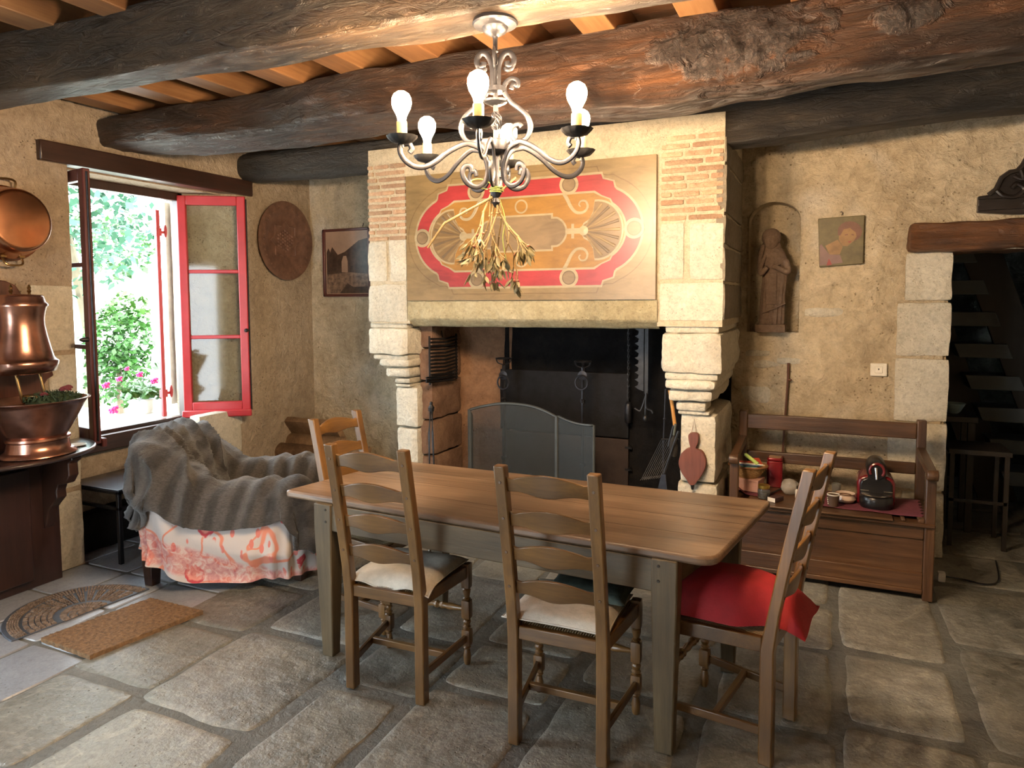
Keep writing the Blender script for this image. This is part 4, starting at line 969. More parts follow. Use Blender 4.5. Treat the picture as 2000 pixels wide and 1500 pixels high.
# round embossed plate on the left wall
pc_ = (P(548, 470, X=XL)); ra, rb = (P(603, 470, X=XL).y-P(495, 470, X=XL).y)/2, (P(545, 395, X=XL).z-P(550, 545, X=XL).z)/2
cyy = (P(603, 470, X=XL).y+P(495, 470, X=XL).y)/2; czz = (P(545, 395, X=XL).z+P(550, 545, X=XL).z)/2
pt = thing('wall_plate', (XL+.03, cyy, czz), 'large round embossed copper plate hanging right of the window', 'plate')
M = Matrix.Translation((XL+.018, cyy, czz)) @ Matrix.Rotation(PI/2, 4, 'Y')
m = MB(); g = (ra+rb)/2
m.lathe([(0, .012), (g*.60, .012), (g*.64, .020), (g*.67, .020), (g*.70, .028), (g*.95, .034), (g, .030), (g, .022), (g*.7, .004), (0, 0)], (0, 0, 0), 64, 0, M)
for k in range(8):   # star relief
    for i in range(8):
        pass
star = []
for i in range(16):
    rr = g*(.52 if i % 2 == 0 else .40); star.append((.014, rr*math.cos(PI*i/8), rr*math.sin(PI*i/8)))
m.sweep([M @ Vector((b_, c_, a_)) for a_, b_, c_ in star], .0065, n=6, closed=True)
for i in range(37):
    q_ = i % 6
rr_ = 0
for i in range(-3, 4):
    for j in range(-3, 4):
        x_, y_ = i*g*.085+(j % 2)*g*.042, j*g*.085
        if x_*x_+y_*y_ < (g*.3)**2: m.ball(M @ Vector((x_, y_, .013)), .011, 8)
for i in range(40):
    a_ = 2*PI*i/40; m.ball(M @ Vector((g*.83*math.cos(a_), g*.83*math.sin(a_), .031)), (.006, .012, .012), 6)
m.build('embossed_disc', plain('embossed_copper', (.17, .09, .06), .4, .35, .25, 60., .35), pt)
# ================================================================== TABLE
TZ = .755
tb = thing('dining_table', (-1.25, 2.95, 0), 'long rustic wooden farm table in the middle of the room', 'table')
tc = [(-2.31, 2.585), (-.325, 2.475), (-.20, 3.31), (-2.15, 3.335)]
m = MB(); rc_ = .035; out = []
for i, c in enumerate(tc):
    p, a, b = Vector(c), Vector(tc[i-1]), Vector(tc[(i+1) % 4]); rr = .07 if i in (1,) else .03
    pa_, pb_ = p+(a-p).normalized()*rr, p+(b-p).normalized()*rr
    for k in range(5):
        t = k/4; q_ = pa_*(1-t)**2+p*2*t*(1-t)+pb_*t*t; out.append((q_.x, q_.y))
m.prism(out, TZ-.034, TZ, 'z'); m.build('tabletop', TABLEW('x'), tb, bevel=.010)
m = MB()
for f in (.27, .52, .76):   # plank joints
    a, b = Vector(tc[0]).lerp(Vector(tc[3]), f), Vector(tc[1]).lerp(Vector(tc[2]), f)
    m.add([(a.x+.01, a.y, TZ+.0006), (b.x-.01, b.y, TZ+.0006), (b.x-.01, b.y+.003, TZ+.0006), (a.x+.01, a.y+.003, TZ+.0006)], [(0, 1, 2, 3)])
m.build('plank_joints', plain('joint_dark', (.035, .018, .01), .8), tb, smooth=False)
lg = [(-2.065, 2.60), (-.50, 2.525), (-.36, 3.20), (-1.85, 3.26)]
for i, (x, y) in enumerate(lg):
    m = MB(); s = .047; t = .030 if i != 1 else .034
    sx = (1 if x < -1.2 else -1)
    vs = []
    for (h_, z_) in ((t, 0), (t, .03), (s, .60), (s, TZ-.03)): vs += [(x-h_, y-h_, z_), (x+h_, y-h_, z_), (x+h_, y+h_, z_), (x-h_, y+h_, z_)]
    m.add(vs, [(4*k+q_, 4*k+(q_+1) % 4, 4*k+4+(q_+1) % 4, 4*k+4+q_) for k in range(3) for q_ in range(4)]+[(3, 2, 1, 0), (12, 13, 14, 15)])
    o = m.build('leg', TABLEL('z'), tb, bevel=.006)
    for zz_ in (.70, .645): m = MB(); m.lathe([(0, 0), (.006, 0), (.005, .003), (0, .003)], (0, 0, 0), 8, M=Matrix.Translation((x+(.02 if i in (0, 3) else -.02), y-s, zz_)) @ Matrix.Rotation(PI/2, 4, 'X')); m.build('peg', plain('peg_dark', (.02, .015, .01), .7), o)
def rail(a, b, name, inset):
    a, b = Vector(a), Vector(b); d = (b-a).normalized(); nn = Vector((-d.y, d.x))*.012
    m = MB(); m.hexa([(*(a-nn), .60), (*(b-nn), .60), (*(b+nn), .60), (*(a+nn), .60)], [(*(a-nn), TZ-.034), (*(b-nn), TZ-.034), (*(b+nn), TZ-.034), (*(a+nn), TZ-.034)])
    m.build(name, TABLEL('x'), tb, bevel=.004)
o_ = [Vector(l) for l in lg]
rail((lg[0][0]+.04, lg[0][1]-.025), (lg[1][0]-.04, lg[1][1]-.025), 'apron', 0); rail((lg[3][0]+.04, lg[3][1]+.02), (lg[2][0]-.04, lg[2][1]+.02), 'apron', 0)
rail((lg[0][0]-.01, lg[0][1]+.04), (lg[3][0]-.01, lg[3][1]-.04), 'apron', 0); rail((lg[1][0]+.01, lg[1][1]+.04), (lg[2][0]+.01, lg[2][1]-.04), 'apron', 0)
# ================================================================== CHAIRS
RUSH = None
def rush():
    m, nt, bs = nmat('woven_rush'); v = coords(nt)
    w = nd(nt, 'ShaderNodeTexWave'); w.wave_type = 'BANDS'; w.bands_direction = 'X'; w.inputs['Scale'].default_value = 32; w.inputs['Distortion'].default_value = .6; nt.links.new(v, w.inputs[0])
    nt.links.new(ramp(nt, [(0, (.10, .065, .03)), (1, (.38, .29, .16))], w.outputs[0]).outputs[0], bs.inputs['Base Color']); bs.inputs['Roughness'].default_value = .7
    bump(nt, bs, w.outputs[0], .8, .004); return m
RUSH = rush()
def make_chair():
    """ladder back chair, origin on the floor midway between the rear legs, seat towards +y"""
    c = thing('dining_chair', (0, 0, 0), 'chair', 'chair', group='oak ladder back chairs around the table')
    hw, fw, D = .168, .205, .355
    def lean(z): return 0 if z < .42 else -.125*((z-.42)/.66)**1.15
    for s in (-1, 1):
        m = MB(); pts = [(s*hw, lean(z), z) for z in [0, .2, .42, .55, .7, .85, 1.0, 1.075]]
        vs = []; fs = []
        for p in pts:
            w, d = .021, (.020 if p[2] > .5 else .024)
            vs += [(p[0]-w, p[1]-d, p[2]), (p[0]+w, p[1]-d, p[2]), (p[0]+w, p[1]+d, p[2]), (p[0]-w, p[1]+d, p[2])]
        for i in range(len(pts)-1):
            for k in range(4): fs.append((4*i+k, 4*i+(k+1) % 4, 4*i+4+(k+1) % 4, 4*i+4+k))
        fs += [(3, 2, 1, 0), tuple(4*(len(pts)-1)+k for k in range(4))]
        m.add(vs, fs); o = m.build('rear_leg', CHAIR('z'), c, bevel=.005, ang=50)
        for zz_ in (.615, .75, .88, 1.015):
            m = MB(); m.lathe([(0, 0), (.006, 0), (.005, .002), (0, .002)], (0, 0, 0), 8, M=Matrix.Translation((s*hw, lean(zz_)-.0205, zz_)) @ Matrix.Rotation(PI/2, 4, 'X'))
            m.build('peg', plain('chair_peg', (.09, .045, .016), .5), o)
        # turned front leg
        m = MB(); x = s*fw; y = D
        def cube(z0, z1, h=.021): m.rough((x-h, y-h, z0), (x+h, y+h, z1), (4, 4, 4), .007, 0)
        cube(.355, .47); cube(.215, .30); cube(.09, .165)
        m.lathe([(.020, .296), (.013, .300), (.018, .306), (.012, .312), (.017, .335), (.019, .347), (.014, .353), (.02, .358)], (x, y, 0), 16)
        m.lathe([(.02, .162), (.013, .168), (.019, .176), (.013, .184), (.016, .19), (.019, .2), (.015, .208), (.02, .218)], (x, y, 0), 16)
        m.lathe([(.012, 0), (.016, .01), (.018, .04), (.014, .06), (.012, .072), (.018, .08), (.014, .086), (.02, .094)], (x, y, 0), 16)
        m.build('front_leg', CHAIR('z'), c, bevel=0)
    # slats with the wavy top
    for k, zc in enumerate((.975, .845, .712, .58)):
        m = MB(); L = 2*hw-.03; n = 26
        def top(t):
            a = abs(t*2-1); return zc+.060+ (.020*math.cos(min(1, a/.72)*PI/2)**1.0 if a < .72 else -.006*math.sin((a-.72)/.28*PI))
        def bot(t):
            a = abs(t*2-1); return zc-.003-.006*math.cos(a*PI*1.5)+.006
        vs, fs = [], []
        for i in range(n+1):
            t = i/n; x = -L/2+L*t; bow = -.022*math.sin(PI*t)
            for (zz_, dy) in ((bot(t), -.007), (bot(t), .007), (top(t), .007), (top(t), -.007)): vs.append((x, lean(zz_)+dy+bow+.004, zz_))
        for i in range(n):
            for q_ in range(4): fs.append((4*i+q_, 4*i+(q_+1) % 4, 4*i+4+(q_+1) % 4, 4*i+4+q_))
        fs += [(3, 2, 1, 0), (4*n, 4*n+1, 4*n+2, 4*n+3)]
        m.add(vs, fs); m.build('back_slat', CHAIR('x'), c, bevel=.003, ang=50)
    # seat frame, rush seat
    m = MB(); m.box((-hw+.02, -.015, .405), (hw-.02, .012, .455)); m.box((-fw+.02, D-.012, .41), (fw-.02, D+.014, .458))
    for s in (-1, 1): m.hexa([(s*(hw-.012), .02, .405), (s*(hw+.012), .02, .405), (s*(fw+.012), D-.02, .405), (s*(fw-.012), D-.02, .405)][::s], [(s*(hw-.012), .02, .46), (s*(hw+.012), .02, .46), (s*(fw+.012), D-.02, .46), (s*(fw-.012), D-.02, .46)][::s])
    m.build('seat_frame', CHAIR('x'), c, bevel=.004)
    m = MB(); m.grid(lambda u, v: Vector(((u*2-1)*((hw-.012)*(1-v)+(fw-.012)*v), .005+(D-.01)*v, .458+.006*math.sin(PI*u)*math.sin(PI*v))), 10, 10); m.grid(lambda u, v: Vector(((u*2-1)*((hw-.012)*(1-v)+(fw-.012)*v), .005+(D-.01)*v, .440)), 2, 2)
    m.build('rush_seat', RUSH, c)
    # H stretcher below, turned stretcher in front
    for s in (-1, 1):
        m = MB(); m.hexa([(s*hw-.008, .02, .10), (s*hw+.008, .02, .10), (s*fw+.008, D-.02, .11), (s*fw-.008, D-.02, .11)], [(s*hw-.008, .02, .132), (s*hw+.008, .02, .132), (s*fw+.008, D-.02, .142), (s*fw-.008, D-.02, .142)]); m.build('stretcher', CHAIR('y'), c, bevel=.003)
    m = MB(); m.box((-.18, D*.48, .108), (.18, D*.48+.022, .136)); m.build('stretcher', CHAIR('x'), c, bevel=.003)
    m = MB(); m.lathe([(.008, -.19), (.013, -.15), (.017, -.12), (.012, -.10), (.018, -.085), (.011, -.07), (.018, -.055), (.011, -.04), (.016, 0), (.011, .04), (.018, .055), (.011, .07), (.018, .085), (.012, .10), (.017, .12), (.013, .15), (.008, .19)], (0, 0, 0), 14, M=Matrix.Translation((0, D, .255)) @ Matrix.Rotation(PI/2, 4, 'Y')); m.build('turned_stretcher', CHAIR('x'), c)
    return c
ch = make_chair(); ch.location = (-1.635, 2.415, 0); ch.rotation_euler.z = R(2)
ch['label'] = 'ladder back chair at the near side of the table, left, with one white cushion'
CHS = [((-.85, 2.345, 0), R(1), 'ladder back chair at the middle of the near side, with two stacked cushions'),
       ((-.125, 2.755, 0), R(79), 'ladder back chair at the right end of the table with a red cushion'),
       ((-2.285, 3.10, 0), R(-95), 'ladder back chair at the left end of the table beside the armchair')]
spots = [((-1.635, 2.415, 0), R(2))]+[(a, b) for a, b, _ in CHS]
for a, b, l in CHS:
    c_ = dup(ch, a, b, l)
    if b < 0: c_.scale = (1, 1, .96)
# cushions lie on the chairs
def cushion(name, spot, w, d, h, off, mat, label, sag=0., lift=0., seed=0., group=None, front=0., piping=None, tilt=0.):
    loc, rz = spot; M = Matrix.Translation(loc) @ Matrix.Rotation(rz, 4, 'Z')
    base = M @ Vector((off[0], off[1], 0))
    c = thing(name, (base.x, base.y, .465+lift), label, 'cushion', rz, group)
    T = Matrix.Rotation(tilt, 4, 'Z')
    def surf(u, v, sgn):
        x, y = (u*2-1), (v*2-1)
        e = max(abs(x), abs(y)); ex_ = .45 if h < .1 else .62; k = max(0, (1-abs(x)**(4.5 if h < .1 else 3)))**ex_*max(0, (1-abs(y)**(4.5 if h < .1 else 3)))**ex_
        px = x*w*(1-.035*abs(y)**2*0+.0)*(1-.05*(1-abs(y))*0); py = y*d
        pk = .05 if h < .1 else .02; pinch = 1-pk*(1-abs(x)**2)*(abs(y)**4); pinch2 = 1-pk*(1-abs(y)**2)*(abs(x)**4)
        px *= pinch2; py *= pinch
        if h > .1: px *= 1-.34*max(0, min(1, (-y-.15)/.35))+.22*max(0, (-y-.72)/.28)
        z = h*.5*k*sgn+.006*FB((px*1., py*1., sgn), 9., seed)*k
        z += h*.42*k
        drop = -sag*max(0, (-y-.55)/.45)**2*(.6+.4*math.sin(x*5+seed)) - front*max(0, (y-.6)/.4)**2
        return T @ Vector((px, py, z+drop+.012))
    m = MB(); n = 22
    m.grid(lambda u, v: surf(u, v, 1), n, n); m.grid(lambda u, v: surf(u, v, -1), n, n, flip=True)
    m.build('cushion_cover', mat, c, local=True, ang=180)
    if piping:
        pts = []
        for i in range(n): pts.append(surf(i/n, 0, 1))
        for i in range(n): pts.append(surf(1, i/n, 1))
        for i in range(n): pts.append(surf(1-i/n, 1, 1))
        for i in range(n): pts.append(surf(0, 1-i/n, 1))
        m = MB(); m.sweep(pts, .0035, n=5, closed=True); m.build('piping', piping, c, local=True)
    return c
WHITE = plain('cream_cotton', (.46, .44, .38), .85, 0, .35, 90, .14); DGREEN = plain('dark_green_cotton', (.05, .075, .065), .85, 0, .3, 80, .3)
cushion('seat_cushion', spots[0], .195, .19, .035, (.01, .185), WHITE, 'white seat cushion with drooping edge on the left near chair', sag=.03, seed=2., piping=WHITE)
cushion('seat_cushion', spots[1], .20, .19, .035, (-.015, .18), WHITE, 'cream seat cushion, lower of the two on the chair nearest the camera', sag=.0, seed=5., piping=WHITE)
cushion('seat_cushion', spots[1], .165, .115, .03, (.035, .285), DGREEN, 'dark green cushion on top of the cream one on the nearest chair', lift=.034, seed=8.)
cushion('throw_pillow', spots[2], .205, .27, .14, (.01, .165), plain('red_cotton', (.29, .008, .012), .8, 0, .35, 70, .12), 'bright red cushion on the chair at the right end of the table', seed=4., tilt=R(4), sag=.02)
cushion('seat_cushion', spots[3], .195, .19, .035, (0, .18), WHITE, 'pale seat cushion on the chair at the left end of the table', seed=6., piping=WHITE)
# ================================================================== ARMCHAIR with floral cover
def floral():
    m, nt, bs = nmat('floral_cover'); v = coords(nt)
    base = (.46, .415, .39)
    n1 = nz(nt, v, 5.0, 1, .5, .5); vine = ramp(nt, [(.455, 0.), (.47, 1.), (.50, 1.), (.515, 0.)], n1).outputs[0]
    vo = nd(nt, 'ShaderNodeTexVoronoi'); vo.inputs['Scale'].default_value = 3.6; vo.inputs['Randomness'].default_value = .9; nt.links.new(v, vo.inputs['Vector'])
    dst = mth(nt, 'ADD', vo.outputs['Distance'], mth(nt, 'MULTIPLY', nz(nt, v, 14., 2), .24))
    fl_ = ramp(nt, [(.0, (.55, .24, .16)), (.24, (.60, .22, .17)), (.27, (.42, .05, .06)), (.31, (.42, .05, .06)), (.325, base)], dst); fl_.color_ramp.interpolation = 'LINEAR'
    msk = ramp(nt, [(.31, 1.), (.33, 0.)], dst).outputs[0]
    v3 = nd(nt, 'ShaderNodeTexVoronoi'); v3.inputs['Scale'].default_value = 12.; nt.links.new(coords(nt, (1.7, 1.7, .75), (.5, .6, .3)), v3.inputs['Vector'])
    leaf_ = ramp(nt, [(.24, 1.), (.28, 0.)], v3.outputs['Distance']).outputs[0]
    gate = ramp(nt, [(.44, 0.), (.48, 1.)], nz(nt, v, 5., 2)).outputs[0]
    c1 = mixc(nt, vine, base, (.55, .20, .13))
    c1 = mixc(nt, mth(nt, 'MULTIPLY', leaf_, gate), c1, (.52, .16, .13))
    c1 = mixc(nt, msk, c1, fl_.outputs[0])
    # patterned border low on the cloth
    sp = nd(nt, 'ShaderNodeSeparateXYZ'); nt.links.new(v, sp.inputs[0])
    zz = mth(nt, 'ADD', sp.outputs[2], mth(nt, 'MULTIPLY', sp.outputs[0], .38))
    bord = ramp(nt, [(.0, 0.), (.17, 0.), (.19, 1.), (.34, 1.), (.37, 0.)], mth(nt, 'ADD', zz, .06)).outputs[0]
    pat = ramp(nt, [(.30, (.36, .04, .055)), (.5, (.55, .20, .16)), (.62, (.60, .42, .36))], nz(nt, v, 26., 4, .6, 1.)).outputs[0]
    col = mixc(nt, mth(nt, 'MULTIPLY', bord, .7), c1, pat)
    nt.links.new(col, bs.inputs['Base Color']); bs.inputs['Roughness'].default_value = .85
    bump(nt, bs, nz(nt, v, 12., 4), .25, .01); return m
FLORAL = floral()
ax0, ay0 = -3.31, 3.31; LX, LY = .53, .40; AR = R(29)
am = thing('armchair', (ax0, ay0, 0), 'armchair under a white and coral floral cover, by the window', 'armchair')
def hgt(u, v):
    """u 0 back .. 1 front, v 0 near .. 1 far : height of the draped chair"""
    def sm(a, b, t): t = max(0, min(1, (t-a)/(b-a))); return t*t*(3-2*t)
    back = .835
    seat = .40
    arm = .555+.03*u
    k = max(1-sm(.16, .30, v), sm(.70, .84, v))
    z = seat+(arm-seat)*k
    z = max(z, 0)
    z = z+(back-z)*(1-sm(.10, .48, u))
    return z-.10*sm(.88, 1.0, u)-.05*sm(.9, 1, v)-.05*sm(.1, 0, v)
def arm_pt(th, t, off=0., fold=1.0, hem=lambda th: .02, flare=.06, seed=0., s_top=.55):
    """th angle around, t 0 centre .. s_top rim .. 1 hem"""
    c, s = math.cos(th), math.sin(th); e = .45
    rx = (abs(c)**e)*(1 if c > 0 else -1); ry = (abs(s)**e)*(1 if s > 0 else -1)
    if t <= s_top:
        k = t/s_top; x, y = rx*k, ry*k
        z = hgt((x+1)/2, (y+1)/2)+off; o = 0
        X, Y = x*LX, y*LY
        rim = max(0, (k-.85)/.15); z -= .03*rim*rim
        X *= 1+off*1.2; Y *= 1+off*1.6
    else:
        k = (t-s_top)/(1-s_top)
        zt = hgt((rx+1)/2, (ry+1)/2)-.03+off; zb = hem(th)
        z = zt+(zb-zt)*k
        bul = .05*math.sin(PI*min(1, k*1.1))+flare*k
        w = fold*(.018*math.sin(th*23+seed+2*math.sin(th*5))+.014*math.sin(th*11+z*9+seed))*k
        X, Y = rx*LX*(1+off*1.2)+(bul*(.5 if rx > 0 else .3)+w+off*.8)*c, ry*LY*(1+off*1.6)+(bul+w+off*.8)*s
        tap = 1-.10*k*(1 if rx < 0 else .6); X *= tap
        # sagging gathered swags across the near side
        if s < 0: Y -= .030*fold*k*(1-1.5*abs(math.sin(5.2*(z*1.5+.30*rx-.22*rx*rx)+1.+seed))**.7)
    p = Vector((X, Y, z)); d = .012*FB((X*1.3, Y*1.3, z*1.3), 3., 3.+seed)
    p += Vector((c*d, s*d, d))
    return Matrix.Translation((ax0, ay0, 0)) @ Matrix.Rotation(AR, 4, 'Z') @ p
def cover_hem(th):
    c, s = math.cos(th), math.sin(th)
    x = (abs(c)**.45)*(1 if c > 0 else -1)
    return .055+(.16*max(0, (-x-.3)/.7)**1.3 if s < .3 else .05)
m = MB(); m.grid(lambda u, v: arm_pt(2*PI*u, v, hem=cover_hem), 180, 70, cu=True)
m.build('floral_cover', FLORAL, am, ang=180)
for (x, y) in ((-.43, -.30), (.42, -.30), (-.43, .30), (.42, .30)):
    q_ = Matrix.Translation((ax0, ay0, 0)) @ Matrix.Rotation(AR, 4, 'Z') @ Vector((x, y, 0)); m = MB(); m.hexa([(q_.x-.03, q_.y-.03, 0), (q_.x+.03, q_.y-.03, 0), (q_.x+.03, q_.y+.03, 0), (q_.x-.03, q_.y+.03, 0)], [(q_.x-.04, q_.y-.04, .2), (q_.x+.04, q_.y-.04, .2), (q_.x+.04, q_.y+.04, .2), (q_.x-.04, q_.y+.04, .2)]); m.build('leg', DARKW('z'), am, bevel=.004)
# grey fur throw
def fur():
    m, nt, bs = nmat('grey_fur'); v = coords(nt)
    w = nd(nt, 'ShaderNodeTexWave'); w.bands_direction = 'X'; w.inputs['Scale'].default_value = 3.2; w.inputs['Distortion'].default_value = 3.; w.inputs['Detail'].default_value = 3; nt.links.new(coords(nt, (1, .3, .3)), w.inputs[0])
    n1 = nz(nt, coords(nt, (1, 1, 3)), 60., 5, .8)
    col = mixc(nt, ramp(nt, [(.3, 0.), (.7, 1.)], n1).outputs[0], (.028, .024, .022), (.11, .10, .09))
    nt.links.new(mixc(nt, 1., col, ramp(nt, [(.2, .55), (.8, 1.15)], w.outputs[0]).outputs[0], 'MULTIPLY'), bs.inputs['Base Color'])
    bs.inputs['Roughness'].default_value = .9; bs.inputs['Sheen Weight'].default_value = .35; bs.inputs['Sheen Roughness'].default_value = .4; bs.inputs['Sheen Tint'].default_value = (.8, .85, .9, 1)
    bump(nt, bs, n1, .8, .012); return m
FUR = fur()
AM = Matrix.Translation((ax0, ay0, 0)) @ Matrix.Rotation(AR, 4, 'Z'); AMI = AM.inverted()
def throw_v(th):
    """how far down the cover the throw reaches (share of the whole drop)"""
    c, s = math.cos(th), math.sin(th); x = (abs(c)**.45)*(1 if c > 0 else -1)
    if c < -.55: h = .86                                   # hangs behind the back
    elif s < 0: h = .76-.12*((x+1)/2)                       # near side
    else: h = .72
    if c > .55 and abs(s) < .8: h = .60
    if c > .5 and s < -.35: h = .84                         # tail over the near front corner
    return h+.012*math.sin(th*17)
_tv = [throw_v(2*PI*i/360) for i in range(360)]
def tv(th):
    i = int(round(th/(2*PI)*360)); return sum(_tv[(i+k) % 360] for k in range(-5, 6))/11
def th_pt(u, v):
    th = 2*PI*u; t = v*tv(th); e = .004
    A_ = arm_pt(th, t, hem=cover_hem); du = arm_pt(th+.02, t, hem=cover_hem)-arm_pt(th-.02, t, hem=cover_hem); dv = arm_pt(th, min(1, t+.01), hem=cover_hem)-arm_pt(th, max(0, t-.01), hem=cover_hem)
    nn = du.cross(dv) if t > .01 else Vector((0, 0, 1))
    nn = nn.normalized() if nn.length > 1e-9 else Vector((0, 0, 1))
    ctr = AM @ Vector((0, 0, .35))
    if t > .01 and nn.dot(A_-ctr) < 0 and t > .5: nn = -nn
    if t <= .5 and nn.z < 0: nn = -nn
    q_ = AMI @ A_
    k = max(0, min(1, (-q_.x+.10)/.3))
    ph = q_.y*22+q_.x*9+3.*math.sin(q_.z*3+1)+2*N(q_, 2.5); f = .034*k*(1-abs(math.sin(ph))**.6*1.6)
    g = .012*math.sin(q_.x*36-q_.y*16+3*N(q_, 3.))*(1-k)
    return A_+nn*(.030+.010*v+f+g+.006*FB(q_, 14., 7.))
throw = thing('throw_blanket', (ax0, ay0, .5), 'dark grey fur throw draped over the floral armchair', 'blanket')
m = MB(); m.grid(th_pt, 260, 110, cu=True)
m.build('fur_throw', FUR, throw, ang=180, solid=.006)
# ================================================================== black metal stand under the window
st0 = P(250, 1085, Z=0)
stl = thing('side_table', (-4.05, 3.12, 0), 'low black metal side table under the window behind the armchair', 'side table')
BLK = plain('black_metal', (.012, .012, .014), .35, .5)
zs_ = .475; X0, X1, Y0, Y1 = -4.47, -3.98, 2.97, 3.5
m = MB(); m.box((X0, Y0, zs_-.012), (X1, Y1, zs_)); m.build('table_top', plain('dark_blue_top', (.02, .025, .035), .25), stl, bevel=.003)
m = MB()
for z in (zs_-.03, zs_-.13): 
    m.box((X0, Y0, z), (X1, Y0+.02, z+.02)); m.box((X1-.02, Y0, z), (X1, Y1, z+.02))
m.build('rail', BLK, stl, bevel=.002)
for (x, y) in ((X0, Y0), (X1-.025, Y0), (X0, Y1-.025), (X1-.025, Y1-.025)): m = MB(); m.box((x, y, 0), (x+.025, y+.025, zs_-.012)); m.build('leg', BLK, stl, bevel=.003)
# ================================================================== WALL FOUNTAIN
ZS = .805
cons = thing('console_stand', (-4.1, 2.42, 0), 'dark wooden wall stand with half round shelf and tall shaped backboard', 'console')
yb0, yb1 = 1.98, 2.69
m = MB(); m.box((XL-.005, yb0, 0), (XL+.10, yb1, ZS-.03)); m.box((XL+.10, 2.05, .06), (XL+.14, 2.5, ZS-.10)); m.build('base_panel', wood('mahogany', [(.012, .006, .005), (.03, .013, .010), (.05, .022, .016)], 'z', 1., .3, .1, coat=.4), cons, bevel=.006)
m = MB(); m.prism([(XL+.46*math.cos(R(a)), 2.43+.48*math.sin(R(a))) for a in range(-90, 91, 6)], ZS-.022, ZS, 'z'); m.build('shelf', wood('shelf_wood', [(.02, .012, .012), (.045, .026, .024)], 'y', 1., .15, .1, coat=1.), cons, bevel=.008)
for yy in (2.13, 2.62):
    pr = [(XL+.10, ZS-.02), (XL+.38, ZS-.02), (XL+.38, ZS-.05), (XL+.345, ZS-.07), (XL+.35, ZS-.14), (XL+.31, ZS-.19), (XL+.25, ZS-.20), (XL+.23, ZS-.24), (XL+.235, ZS-.28), (XL+.18, ZS-.33), (XL+.15, ZS-.36), (XL+.13, ZS-.44), (XL+.10, ZS-.48)]
    m = MB(); m.prism(crv([(yy, a, b) for a, b in pr], 1) and [(a, b) for a, b in pr], yy-.03, yy+.03, 'y'); m.build('bracket', DARKW('z'), cons, bevel=.006)
# backboard profile in (y, z)
half = [(0, 1.775), (.06, 1.77), (.115, 1.745), (.15, 1.69), (.17, 1.655), (.21, 1.66), (.235, 1.64), (.25, 1.60), (.25, 1.30), (.27, 1.27), (.30, 1.25), (.31, 1.21), (.27, 1.19), (.25, 1.16), (.27, 1.10), (.30, 1.06), (.32, 1.02), (.30, .96), (.30, ZS)]
yc = 2.43; poly = [(yc+a, b) for a, b in half]+[(yc-a, b) for a, b in half[::-1][:-1]]
m = MB(); m.prism(poly, XL+.002, XL+.032, 'x'); m.build('backboard', wood('backboard_wood', [(.035, .012, .008), (.085, .03, .018), (.12, .05, .03)], 'z', 1., .3, .15, coat=.4), cons, bevel=.006)
# tank
tk = thing('copper_tank', (XL+.03, 2.40, 1.19), 'copper fountain water tank with lid fixed to the dark backboard', 'water tank')
kx, ky = XL+.14, 2.50
def fac(a, z): return 1.0
pr = [(.0, 1.175), (.13, 1.175), (.165, 1.185), (.178, 1.225), (.182, 1.245), (.170, 1.255), (.158, 1.27), (.145, 1.32), (.128, 1.40), (.118, 1.46), (.117, 1.50), (.124, 1.545), (.132, 1.57), (.135, 1.578)]
Mk = Matrix.Translation((kx, ky, .145)) @ Matrix.Diagonal((.82, 1., .94, 1.))
m = MB(); m.lathe(pr, (0, 0, 0), 40, 0, Mk, cap=False); m.build('tank_body', COPPERD, tk, ang=60)
m = MB(); m.lathe([(.138, 1.575), (.140, 1.588), (.128, 1.60), (.120, 1.63), (.112, 1.643), (.0, 1.648)], (0, 0, 0), 40, 0, Mk); m.build('lid', COPPERD, tk, ang=60)
m = MB()
for yy in (2.45, 2.55): m.lathe([(.010, 1.645), (.006, 1.655), (.012, 1.665), (.007, 1.675), (.011, 1.685), (.004, 1.70), (0, 1.705)], (kx, yy, .045), 12)
m.build('finial', BRASS, tk)
for yy in (2.44, 2.57):
    m = MB(); m.sweep(crv([(kx+.02, yy, 1.26), (kx+.06, yy, 1.14), (kx+.10, yy-.01, 1.10), (kx+.13, yy+.0, 1.13), (kx+.16, yy+.02, 1.13), (kx+.165, yy+.025, 1.10)], 5), .009, n=10); m.box((kx+.115, yy-.025, 1.135), (kx+.125, yy+.025, 1.142)); m.build('tap', BRASS, tk)
# basin
bx_, by_ = XL+.265, 2.48
bs_o = thing('copper_basin', (bx_, by_, ZS), 'flared copper basin on a footed base standing on the half round shelf', 'basin')
pr = [(0, 0), (.185, 0), (.195, .006), (.19, .018), (.165, .030), (.158, .06), (.156, .082), (.165, .09), (.163, .102), (.150, .108), (.153, .115), (.20, .19), (.245, .275), (.262, .300), (.275, .304), (.276, .309), (.258, .309), (.24, .28), (.18, .175), (.14, .125), (0, .12)]
Mb = Matrix.Translation((bx_, by_, ZS)) @ Matrix.Diagonal((.85, 1, 1, 1))
m = MB(); m.lathe(pr, (0, 0, 0), 56, 0, Mb); m.build('basin_body', COPPER if False else COPPERD, bs_o, ang=50)
